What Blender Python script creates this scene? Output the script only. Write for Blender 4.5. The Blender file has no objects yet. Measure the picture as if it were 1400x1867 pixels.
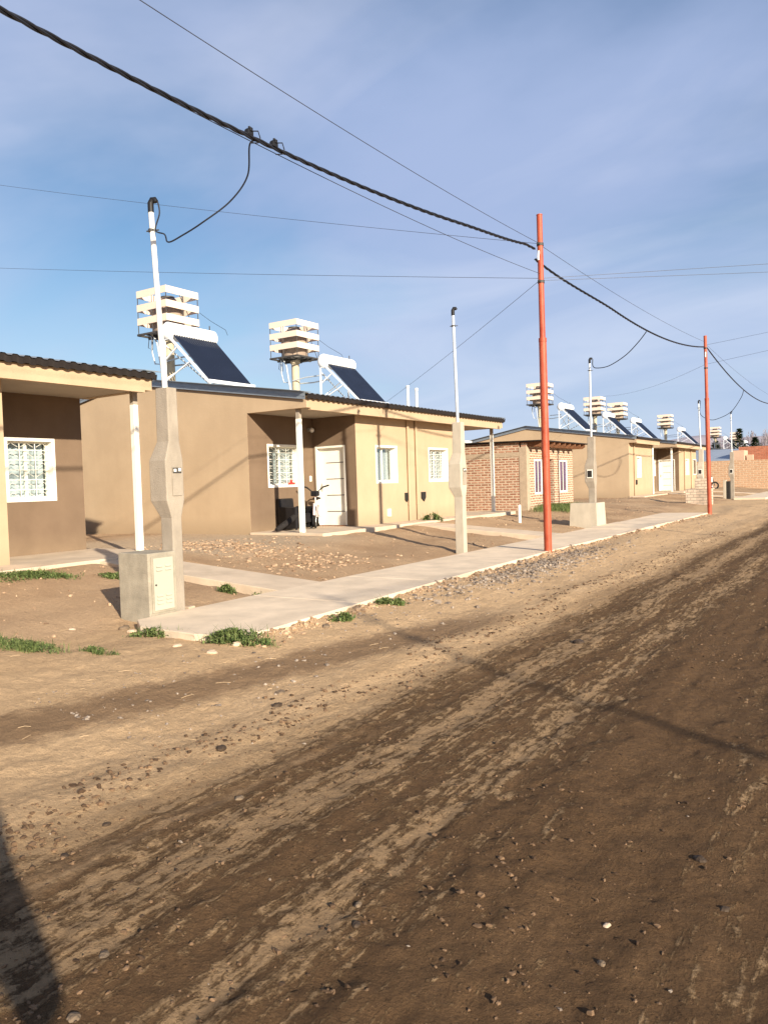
import bpy, bmesh, math, random
from mathutils import Vector, noise, Matrix
random.seed(7)
PI = math.pi
rad = math.radians
scene = bpy.context.scene
C = scene.collection

# ------------------------------------------------------------------ camera
EYE = Vector((0, 0, 1.5))
YAW, PITCH, ROLL = 33.0, 2.1, 1.78
fw = Vector((-math.sin(rad(YAW)) * math.cos(rad(PITCH)), math.cos(rad(YAW)) * math.cos(rad(PITCH)), -math.sin(rad(PITCH))))
rt = Vector((math.cos(rad(YAW)), math.sin(rad(YAW)), 0))
up = rt.cross(fw)
rt2 = rt * math.cos(rad(ROLL)) - up * math.sin(rad(ROLL))
up2 = up * math.cos(rad(ROLL)) + rt * math.sin(rad(ROLL))
cd = bpy.data.cameras.new("camera")
cam = bpy.data.objects.new("camera", cd)
C.objects.link(cam)
M = Matrix((rt2, up2, -fw)).transposed().to_4x4()
M.translation = EYE
cam.matrix_world = M
cd.sensor_fit = 'HORIZONTAL'
cd.sensor_width = 36
cd.lens = 36
cd.clip_start = 0.03
cd.clip_end = 5000
scene.camera = cam

# ------------------------------------------------------------------ light
SUN_EL = 19.5
SH = Vector((-0.872, 0.490, 0)).normalized()          # direction shadows fall
sd = bpy.data.lights.new("sun", 'SUN')
sun = bpy.data.objects.new("sun", sd)
C.objects.link(sun)
sd.energy = 4.8
sd.angle = rad(0.7)
sd.color = (1.0, 0.885, 0.715)
dirv = Vector((SH.x * math.cos(rad(SUN_EL)), SH.y * math.cos(rad(SUN_EL)), -math.sin(rad(SUN_EL))))
sun.rotation_euler = dirv.to_track_quat('-Z', 'Y').to_euler()

world = bpy.data.worlds.new("World")
scene.world = world
world.use_nodes = True
wn = world.node_tree
wn.nodes.clear()
def N(nt, t, **k):
    n = nt.nodes.new(t)
    for a, b in k.items():
        if a in n.inputs.keys() if isinstance(a, str) else False:
            n.inputs[a].default_value = b
        else:
            setattr(n, a, b)
    return n
sky = wn.nodes.new('ShaderNodeTexSky')
sky.sky_type = 'NISHITA'
sky.sun_disc = False
sky.sun_elevation = rad(SUN_EL)
sunpos = -SH
sky.sun_rotation = math.atan2(sunpos.x, sunpos.y)
sky.air_density = 1.0
sky.dust_density = 0.6
sky.ozone_density = 1.6
tc = wn.nodes.new('ShaderNodeTexCoord')
sep = wn.nodes.new('ShaderNodeSeparateXYZ')
wn.links.new(tc.outputs['Generated'], sep.inputs[0])
def wm(op, a, b=None, c=None):
    n = wn.nodes.new('ShaderNodeMath')
    n.operation = op
    for i, v in enumerate((a, b, c)):
        if v is None: continue
        if isinstance(v, (int, float)): n.inputs[i].default_value = v
        else: wn.links.new(v, n.inputs[i])
    return n.outputs[0]
den = wm('ADD', wm('MAXIMUM', sep.outputs[2], 0.0), 0.22)
cx = wm('DIVIDE', sep.outputs[0], den)
cy = wm('DIVIDE', sep.outputs[1], den)
comb = wn.nodes.new('ShaderNodeCombineXYZ')
wn.links.new(cx, comb.inputs[0])
wn.links.new(cy, comb.inputs[1])
mp = wn.nodes.new('ShaderNodeMapping')
mp.inputs['Rotation'].default_value = (0, 0, rad(75))
mp.inputs['Scale'].default_value = (0.55, 1.0, 1)
mp.inputs['Location'].default_value = (3.3, 1.2, 0.4)
wn.links.new(comb.outputs[0], mp.inputs[0])
nz = wn.nodes.new('ShaderNodeTexNoise')
nz.inputs['Scale'].default_value = 0.62
nz.inputs['Detail'].default_value = 7
nz.inputs['Roughness'].default_value = 0.5
nz.inputs['Distortion'].default_value = 0.5
wn.links.new(mp.outputs[0], nz.inputs['Vector'])
cr = wn.nodes.new('ShaderNodeValToRGB')
cr.color_ramp.elements[0].position = 0.36
cr.color_ramp.elements[1].position = 0.60
cr.color_ramp.interpolation = 'EASE'
wn.links.new(nz.outputs['Fac'], cr.inputs[0])
# near the horizon thin pale veil
hz = wm('MULTIPLY', wm('SUBTRACT', 1.0, wm('MINIMUM', wm('MULTIPLY', wm('MAXIMUM', sep.outputs[2], 0.0), 3.2), 1.0)), 0.75)
fac = wm('MULTIPLY', cr.outputs[0], 0.86)
mixw = wn.nodes.new('ShaderNodeMixRGB')
nz2 = wn.nodes.new('ShaderNodeTexNoise'); nz2.inputs['Scale'].default_value = 1.5; nz2.inputs['Detail'].default_value = 8; nz2.inputs['Distortion'].default_value = 0.8
wn.links.new(mp.outputs[0], nz2.inputs['Vector'])
cr2 = wn.nodes.new('ShaderNodeValToRGB')
cr2.color_ramp.elements[0].position = 0.38; cr2.color_ramp.elements[1].position = 0.60
cr2.color_ramp.elements[0].color = (0.275, 0.335, 0.50, 1); cr2.color_ramp.elements[1].color = (0.41, 0.445, 0.575, 1)
wn.links.new(nz2.outputs['Fac'], cr2.inputs[0])
csc = wn.nodes.new('ShaderNodeVectorMath'); csc.operation = 'SCALE'; csc.inputs['Scale'].default_value = 10.0
wn.links.new(cr2.outputs[0], csc.inputs[0])
wn.links.new(fac, mixw.inputs[0])
hsv = wn.nodes.new('ShaderNodeHueSaturation'); hsv.inputs['Saturation'].default_value = 1.22; hsv.inputs['Value'].default_value = 0.80
wn.links.new(sky.outputs[0], hsv.inputs['Color']); wn.links.new(hsv.outputs[0], mixw.inputs[1])
wn.links.new(csc.outputs[0], mixw.inputs[2])
bg = wn.nodes.new('ShaderNodeBackground')
bg.inputs[1].default_value = 0.081
veil = wn.nodes.new('ShaderNodeMixRGB')
wn.links.new(hz, veil.inputs[0]); wn.links.new(mixw.outputs[0], veil.inputs[1])
veil.inputs[2].default_value = (3.2, 4.05, 5.3, 1)
wn.links.new(veil.outputs[0], bg.inputs[0])
wo = wn.nodes.new('ShaderNodeOutputWorld')
wn.links.new(bg.outputs[0], wo.inputs[0])

scene.view_settings.view_transform = 'Standard'
scene.view_settings.look = 'None'
scene.view_settings.exposure = 1.0
scene.view_settings.gamma = 1
scene.render.engine = 'CYCLES'
scene.cycles.max_bounces = 6
scene.cycles.transparent_max_bounces = 12

# ------------------------------------------------------------------ materials
def nodes_mat(name):
    m = bpy.data.materials.new(name)
    m.use_nodes = True
    nt = m.node_tree
    return m, nt, nt.nodes['Principled BSDF']

def mat(name, col, rough=0.85, var=0.12, scale=3.0, bump=0.0, bscale=60.0, metal=0.0, spec=0.3, col2=None, stretch=(1, 1, 1), coat=0.0):
    m, nt, p = nodes_mat(name)
    p.inputs['Roughness'].default_value = rough
    p.inputs['Metallic'].default_value = metal
    p.inputs['Specular IOR Level'].default_value = spec
    if coat: p.inputs['Coat Weight'].default_value = coat
    t = nt.nodes.new('ShaderNodeTexCoord')
    mpn = nt.nodes.new('ShaderNodeMapping')
    mpn.inputs['Scale'].default_value = stretch
    nt.links.new(t.outputs['Object'], mpn.inputs[0])
    n = nt.nodes.new('ShaderNodeTexNoise')
    n.inputs['Scale'].default_value = scale
    n.inputs['Detail'].default_value = 6
    n.inputs['Roughness'].default_value = 0.6
    nt.links.new(mpn.outputs[0], n.inputs['Vector'])
    r = nt.nodes.new('ShaderNodeValToRGB')
    r.color_ramp.elements[0].position = 0.3
    r.color_ramp.elements[1].position = 0.7
    c2 = col2 or tuple(min(1, c * (1 + var)) for c in col)
    c1 = tuple(c * (1 - var) for c in col)
    r.color_ramp.elements[0].color = (*c1, 1)
    r.color_ramp.elements[1].color = (*c2, 1)
    nt.links.new(n.outputs['Fac'], r.inputs[0])
    nt.links.new(r.outputs[0], p.inputs['Base Color'])
    if bump:
        nb = nt.nodes.new('ShaderNodeTexNoise')
        nb.inputs['Scale'].default_value = bscale
        nb.inputs['Detail'].default_value = 5
        nt.links.new(t.outputs['Object'], nb.inputs['Vector'])
        b = nt.nodes.new('ShaderNodeBump')
        b.inputs['Strength'].default_value = bump
        b.inputs['Distance'].default_value = 0.02
        nt.links.new(nb.outputs['Fac'], b.inputs['Height'])
        nt.links.new(b.outputs[0], p.inputs['Normal'])
    return m

def wall_mat(name, col, dark, seed=0.0):
    """painted render: slow mottling, faint vertical streaks, trowel bump, splash dirt at the foot"""
    m, nt, p = nodes_mat(name)
    L = nt.links
    p.inputs['Roughness'].default_value = 0.9
    p.inputs['Specular IOR Level'].default_value = 0.15
    t = nt.nodes.new('ShaderNodeTexCoord')
    geo = nt.nodes.new('ShaderNodeNewGeometry')
    n1 = nt.nodes.new('ShaderNodeTexNoise')
    n1.inputs['Scale'].default_value = 0.9
    n1.inputs['Detail'].default_value = 8
    n1.inputs['Roughness'].default_value = 0.62
    L.new(geo.outputs['Position'], n1.inputs['Vector'])
    mpn = nt.nodes.new('ShaderNodeMapping')
    mpn.inputs['Scale'].default_value = (4, 4, 0.35)
    mpn.inputs['Location'].default_value = (seed, seed, 0)
    L.new(geo.outputs['Position'], mpn.inputs[0])
    n2 = nt.nodes.new('ShaderNodeTexNoise')
    n2.inputs['Scale'].default_value = 1.0
    n2.inputs['Detail'].default_value = 5
    L.new(mpn.outputs[0], n2.inputs['Vector'])
    ad = nt.nodes.new('ShaderNodeMath'); ad.operation = 'MULTIPLY_ADD'
    L.new(n2.outputs['Fac'], ad.inputs[0]); ad.inputs[1].default_value = 0.22
    L.new(n1.outputs['Fac'], ad.inputs[2])
    r = nt.nodes.new('ShaderNodeValToRGB')
    r.color_ramp.elements[0].position = 0.48
    r.color_ramp.elements[1].position = 0.74
    r.color_ramp.elements[0].color = (*dark, 1)
    r.color_ramp.elements[1].color = (*col, 1)
    L.new(ad.outputs[0], r.inputs[0])
    # splash dirt near the foot of the wall
    sp = nt.nodes.new('ShaderNodeSeparateXYZ')
    L.new(geo.outputs['Position'], sp.inputs[0])
    mr = nt.nodes.new('ShaderNodeMapRange')
    mr.inputs['From Min'].default_value = 0.42
    mr.inputs['From Max'].default_value = 0.85
    mr.inputs['To Min'].default_value = 1.0
    mr.inputs['To Max'].default_value = 0.0
    L.new(sp.outputs[2], mr.inputs[0])
    mu = nt.nodes.new('ShaderNodeMath'); mu.operation = 'MULTIPLY'
    L.new(mr.outputs[0], mu.inputs[0]); L.new(n1.outputs['Fac'], mu.inputs[1])
    mx = nt.nodes.new('ShaderNodeMixRGB')
    L.new(mu.outputs[0], mx.inputs[0]); L.new(r.outputs[0], mx.inputs[1])
    mx.inputs[2].default_value = (0.26, 0.19, 0.12, 1)
    L.new(mx.outputs[0], p.inputs['Base Color'])
    nb = nt.nodes.new('ShaderNodeTexNoise')
    nb.inputs['Scale'].default_value = 28
    nb.inputs['Detail'].default_value = 6
    L.new(geo.outputs['Position'], nb.inputs['Vector'])
    b = nt.nodes.new('ShaderNodeBump')
    b.inputs['Strength'].default_value = 0.22
    b.inputs['Distance'].default_value = 0.012
    L.new(nb.outputs['Fac'], b.inputs['Height'])
    L.new(b.outputs[0], p.inputs['Normal'])
    return m

def brick_mat(name, c1, c2, mortar, bw=0.26, rh=0.085, ms=0.018):
    m, nt, p = nodes_mat(name)
    L = nt.links
    p.inputs['Roughness'].default_value = 0.95
    p.inputs['Specular IOR Level'].default_value = 0.1
    geo = nt.nodes.new('ShaderNodeNewGeometry')
    sp = nt.nodes.new('ShaderNodeSeparateXYZ')
    L.new(geo.outputs['Position'], sp.inputs[0])
    ad = nt.nodes.new('ShaderNodeMath'); ad.operation = 'ADD'
    L.new(sp.outputs[0], ad.inputs[0]); L.new(sp.outputs[1], ad.inputs[1])
    nw = nt.nodes.new('ShaderNodeTexNoise'); nw.inputs['Scale'].default_value = 2.5
    L.new(geo.outputs['Position'], nw.inputs['Vector'])
    zz = nt.nodes.new('ShaderNodeMath'); zz.operation = 'MULTIPLY_ADD'
    L.new(nw.outputs['Fac'], zz.inputs[0]); zz.inputs[1].default_value = 0.035
    L.new(sp.outputs[2], zz.inputs[2])
    cb = nt.nodes.new('ShaderNodeCombineXYZ')
    L.new(ad.outputs[0], cb.inputs[0]); L.new(zz.outputs[0], cb.inputs[1])
    br = nt.nodes.new('ShaderNodeTexBrick')
    br.inputs['Scale'].default_value = 1.0
    br.inputs['Brick Width'].default_value = bw
    br.inputs['Row Height'].default_value = rh
    br.inputs['Mortar Size'].default_value = ms
    br.inputs['Mortar Smooth'].default_value = 0.35
    br.inputs['Color1'].default_value = (*c1, 1)
    br.inputs['Color2'].default_value = (*c2, 1)
    br.inputs['Mortar'].default_value = (*mortar, 1)
    L.new(cb.outputs[0], br.inputs['Vector'])
    nz2 = nt.nodes.new('ShaderNodeTexNoise'); nz2.inputs['Scale'].default_value = 7; nz2.inputs['Detail'].default_value = 6
    L.new(geo.outputs['Position'], nz2.inputs['Vector'])
    hs = nt.nodes.new('ShaderNodeHueSaturation')
    mr = nt.nodes.new('ShaderNodeMapRange')
    mr.inputs['To Min'].default_value = 0.65; mr.inputs['To Max'].default_value = 1.35
    L.new(nz2.outputs['Fac'], mr.inputs[0]); L.new(mr.outputs[0], hs.inputs['Value'])
    L.new(br.outputs['Color'], hs.inputs['Color'])
    L.new(hs.outputs[0], p.inputs['Base Color'])
    b = nt.nodes.new('ShaderNodeBump'); b.inputs['Strength'].default_value = 0.8; b.inputs['Distance'].default_value = 0.02
    inv = nt.nodes.new('ShaderNodeMath'); inv.operation = 'SUBTRACT'; inv.inputs[0].default_value = 1.0
    L.new(br.outputs['Fac'], inv.inputs[1])
    m2 = nt.nodes.new('ShaderNodeMath'); m2.operation = 'MULTIPLY_ADD'
    L.new(nz2.outputs['Fac'], m2.inputs[0]); m2.inputs[1].default_value = 0.5; L.new(inv.outputs[0], m2.inputs[2])
    L.new(m2.outputs[0], b.inputs['Height'])
    L.new(b.outputs[0], p.inputs['Normal'])
    return m

def dirt_mat():
    m, nt, p = nodes_mat("earth")
    L = nt.links
    p.inputs['Roughness'].default_value = 0.97
    p.inputs['Specular IOR Level'].default_value = 0.08
    geo = nt.nodes.new('ShaderNodeNewGeometry')
    sp = nt.nodes.new('ShaderNodeSeparateXYZ'); L.new(geo.outputs['Position'], sp.inputs[0])
    def noi(sc, st=(1, 1, 1), det=6, ro=0.6, dist=0.0, loc=(0, 0, 0)):
        mpn = nt.nodes.new('ShaderNodeMapping')
        mpn.inputs['Scale'].default_value = st
        mpn.inputs['Location'].default_value = loc
        L.new(geo.outputs['Position'], mpn.inputs[0])
        n = nt.nodes.new('ShaderNodeTexNoise')
        n.inputs['Scale'].default_value = sc
        n.inputs['Detail'].default_value = det
        n.inputs['Roughness'].default_value = ro
        n.inputs['Distortion'].default_value = dist
        L.new(mpn.outputs[0], n.inputs['Vector'])
        return n.outputs['Fac']
    def mth(op, a, b=None, c=None):
        n = nt.nodes.new('ShaderNodeMath'); n.operation = op
        for i, v in enumerate((a, b, c)):
            if v is None: continue
            if isinstance(v, (int, float)): n.inputs[i].default_value = v
            else: L.new(v, n.inputs[i])
        return n.outputs[0]
    def rng(v, a, b, c=0.0, d=1.0, smooth=True):
        n = nt.nodes.new('ShaderNodeMapRange')
        n.interpolation_type = 'SMOOTHSTEP' if smooth else 'LINEAR'
        L.new(v, n.inputs[0])
        n.inputs['From Min'].default_value = a; n.inputs['From Max'].default_value = b
        n.inputs['To Min'].default_value = c; n.inputs['To Max'].default_value = d
        return n.outputs[0]
    def mix(f, a, b):
        n = nt.nodes.new('ShaderNodeMixRGB')
        for i, v in enumerate((f, a, b)):
            if isinstance(v, (int, float)): n.inputs[i].default_value = v
            elif isinstance(v, tuple): n.inputs[i].default_value = (*v, 1)
            else: L.new(v, n.inputs[i])
        return n.outputs[0]
    X, Y = sp.outputs[0], sp.outputs[1]
    big = noi(0.35, det=4)
    mid = noi(1.6, det=6)
    comb_ = noi(1.0, st=(24, 2.2, 1), det=6, ro=0.6, dist=0.5, loc=(2, 7, 0))
    fine = noi(22, det=8, ro=0.75)
    grit = noi(90, det=4, ro=0.7)
    streak = noi(1.0, st=(3.6, 0.35, 1), det=8, ro=0.62, dist=0.3)
    streak2 = noi(1.0, st=(17, 10, 1), det=8, ro=0.72, dist=0.4, loc=(5, 3, 0))
    blotch = noi(1.0, st=(8, 3.6, 1), det=9, ro=0.78, loc=(9, 1, 0))
    # dry earth
    dry = mix(mid, (0.50, 0.33, 0.18), (0.70, 0.49, 0.29))
    dry = mix(rng(fine, 0.35, 0.7), mix(0.35, dry, (0.22, 0.15, 0.09)), dry)
    yard = mix(rng(big, 0.35, 0.65), (0.36, 0.235, 0.138), (0.50, 0.345, 0.21))
    yard = mix(rng(fine, 0.3, 0.7), mix(0.3, yard, (0.17, 0.11, 0.07)), yard)
    # damp earth
    wet = mix(mid, (0.118, 0.066, 0.032), (0.190, 0.113, 0.058))
    wet = mix(rng(fine, 0.35, 0.75), mix(0.4, wet, (0.05, 0.032, 0.02)), wet)
    tiny = noi(240, det=3, ro=0.6)
    crumb = noi(48, st=(1, 0.8, 1), det=5, ro=0.75, loc=(3, 3, 1))
    wet = mix(mth('MULTIPLY', rng(crumb, 0.56, 0.66), 0.55), wet, (0.045, 0.026, 0.014))
    wet = mix(mth('MULTIPLY', rng(mth('MULTIPLY_ADD', tiny, 0.5, mth('MULTIPLY', crumb, -0.5)), 0.06, 0.16), 0.45), wet, (0.33, 0.215, 0.12))
    dry = mix(mth('MULTIPLY', rng(crumb, 0.58, 0.68), 0.4), dry, (0.20, 0.13, 0.075))
    yard = mix(mth('MULTIPLY', rng(crumb, 0.57, 0.68), 0.45), yard, (0.17, 0.11, 0.065))
    # crumbly half-dry crust flung along the wheel tracks
    crust = mix(fine, (0.30, 0.19, 0.10), (0.66, 0.46, 0.265))
    # band coordinate across the street with a wandering edge
    xe = mth('MULTIPLY_ADD', mth('SUBTRACT', streak, 0.5), 1.5, X)
    xe = mth('MULTIPLY_ADD', mth('SUBTRACT', blotch, 0.5), 1.1, xe)
    road = rng(xe, -3.55, -2.6)
    far_side = rng(X, 5.0, 6.5)
    road = mth('MULTIPLY', road, mth('SUBTRACT', 1.0, far_side))
    # lighter combed streaks on the road, stronger close to its edge
    edge = rng(X, -3.2, 0.2, 1.0, 0.0)
    s = mth('MULTIPLY_ADD', streak2, 0.55, mth('MULTIPLY', streak, 0.35))
    s = mth('MULTIPLY_ADD', comb_, 0.55, s)
    s = mth('MULTIPLY_ADD', blotch, 0.30, s)
    s = mth('MULTIPLY_ADD', edge, 0.155, s)
    s = mth('MULTIPLY_ADD', grit, 0.18, s)
    s = mth('MULTIPLY_ADD', fine, 0.25, s)
    def bump_at(c, w_, a):
        d = mth('DIVIDE', mth('SUBTRACT', xw, c), w_)
        return mth('MULTIPLY', mth('POWER', 2.718, mth('MULTIPLY', mth('MULTIPLY', d, d), -1.0)), a)
    wand = noi(1.0, st=(0.15, 0.25, 1), det=2)
    xw = mth('MULTIPLY_ADD', mth('SUBTRACT', wand, 0.5), 0.9, X)
    for c_, w_, a_ in ((-3.2, 0.25, 0.17), (-2.75, 0.16, -0.10), (-2.35, 0.14, 0.05), (-2.05, 0.10, -0.05), (-1.75, 0.13, 0.06), (-1.15, 0.3, -0.07), (-0.5, 0.10, 0.035), (0.3, 0.4, -0.06), (1.1, 0.15, 0.05)):
        s = mth('ADD', s, bump_at(c_, w_, a_))
    lt = rng(s, 1.16, 1.27)
    roadc = mix(mth('MULTIPLY', lt, 0.52), wet, crust)
    # dark damp smear on the verge
    sm = mth('MULTIPLY', rng(mth('ABSOLUTE', mth('ADD', mth('MULTIPLY_ADD', mth('SUBTRACT', blotch, 0.5), 0.6, mth('MULTIPLY_ADD', Y, -0.2, X)), 5.02)), 0.12, 0.42, 1.0, 0.0),
             mth('MULTIPLY', rng(Y, 1.2, 2.4), rng(Y, 6.5, 8.5, 1.0, 0.0)))
    sm2 = mth('MULTIPLY', rng(big, 0.5, 0.62), rng(streak, 0.45, 0.62))
    verge = mix(mth('MULTIPLY', sm, 0.8), dry, (0.17, 0.105, 0.06))
    verge = mix(mth('MULTIPLY', sm2, 0.3), verge, (0.17, 0.115, 0.075))
    off = mix(rng(X, -7.0, -6.2), yard, verge)
    # pale sandy screed beside the first blank wall
    sand = mth('MULTIPLY', mth('MULTIPLY', rng(X, -16, -14), rng(X, -10.2, -8.6, 1.0, 0.0)), mth('MULTIPLY', rng(Y, 9.0, 9.6), rng(Y, 13.0, 14.2, 1.0, 0.0)))
    off = mix(mth('MULTIPLY', sand, 0.65), off, mix(fine, (0.42, 0.32, 0.22), (0.56, 0.45, 0.32)))
    colr = mix(road, off, roadc)
    L.new(colr, p.inputs['Base Color'])
    h = mth('MULTIPLY_ADD', grit, 0.35, fine)
    h = mth('MULTIPLY_ADD', lt, mth('MULTIPLY', road, 0.55), h)
    b = nt.nodes.new('ShaderNodeBump')
    b.inputs['Strength'].default_value = 1.0
    b.inputs['Distance'].default_value = 0.028
    L.new(h, b.inputs['Height'])
    L.new(b.outputs[0], p.inputs['Normal'])
    return m

def glass_mat():
    m, nt, p = nodes_mat("window_glass")
    nt.nodes.remove(p)
    out = nt.nodes['Material Output']
    tr = nt.nodes.new('ShaderNodeBsdfTransparent'); tr.inputs[0].default_value = (0.86, 0.9, 0.9, 1)
    gl = nt.nodes.new('ShaderNodeBsdfGlossy'); gl.inputs['Roughness'].default_value = 0.03
    fr = nt.nodes.new('ShaderNodeFresnel'); fr.inputs[0].default_value = 1.5
    mx = nt.nodes.new('ShaderNodeMixShader')
    fm = nt.nodes.new('ShaderNodeMath'); fm.operation = 'MULTIPLY'; fm.inputs[1].default_value = 0.45
    nt.links.new(fr.outputs[0], fm.inputs[0]); nt.links.new(fm.outputs[0], mx.inputs[0]); nt.links.new(tr.outputs[0], mx.inputs[1]); nt.links.new(gl.outputs[0], mx.inputs[2])
    nt.links.new(mx.outputs[0], out.inputs[0])
    return m

def leaf_mat(name, a, b, rough=0.6):
    m, nt, p = nodes_mat(name)
    p.inputs['Roughness'].default_value = rough
    p.inputs['Specular IOR Level'].default_value = 0.2
    geo = nt.nodes.new('ShaderNodeNewGeometry')
    r = nt.nodes.new('ShaderNodeValToRGB')
    r.color_ramp.elements[0].color = (*a, 1); r.color_ramp.elements[1].color = (*b, 1)
    nt.links.new(geo.outputs['Random Per Island'], r.inputs[0])
    nt.links.new(r.outputs[0], p.inputs['Base Color'])
    p.inputs['Subsurface Weight'].default_value = 0.0
    return m

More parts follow.
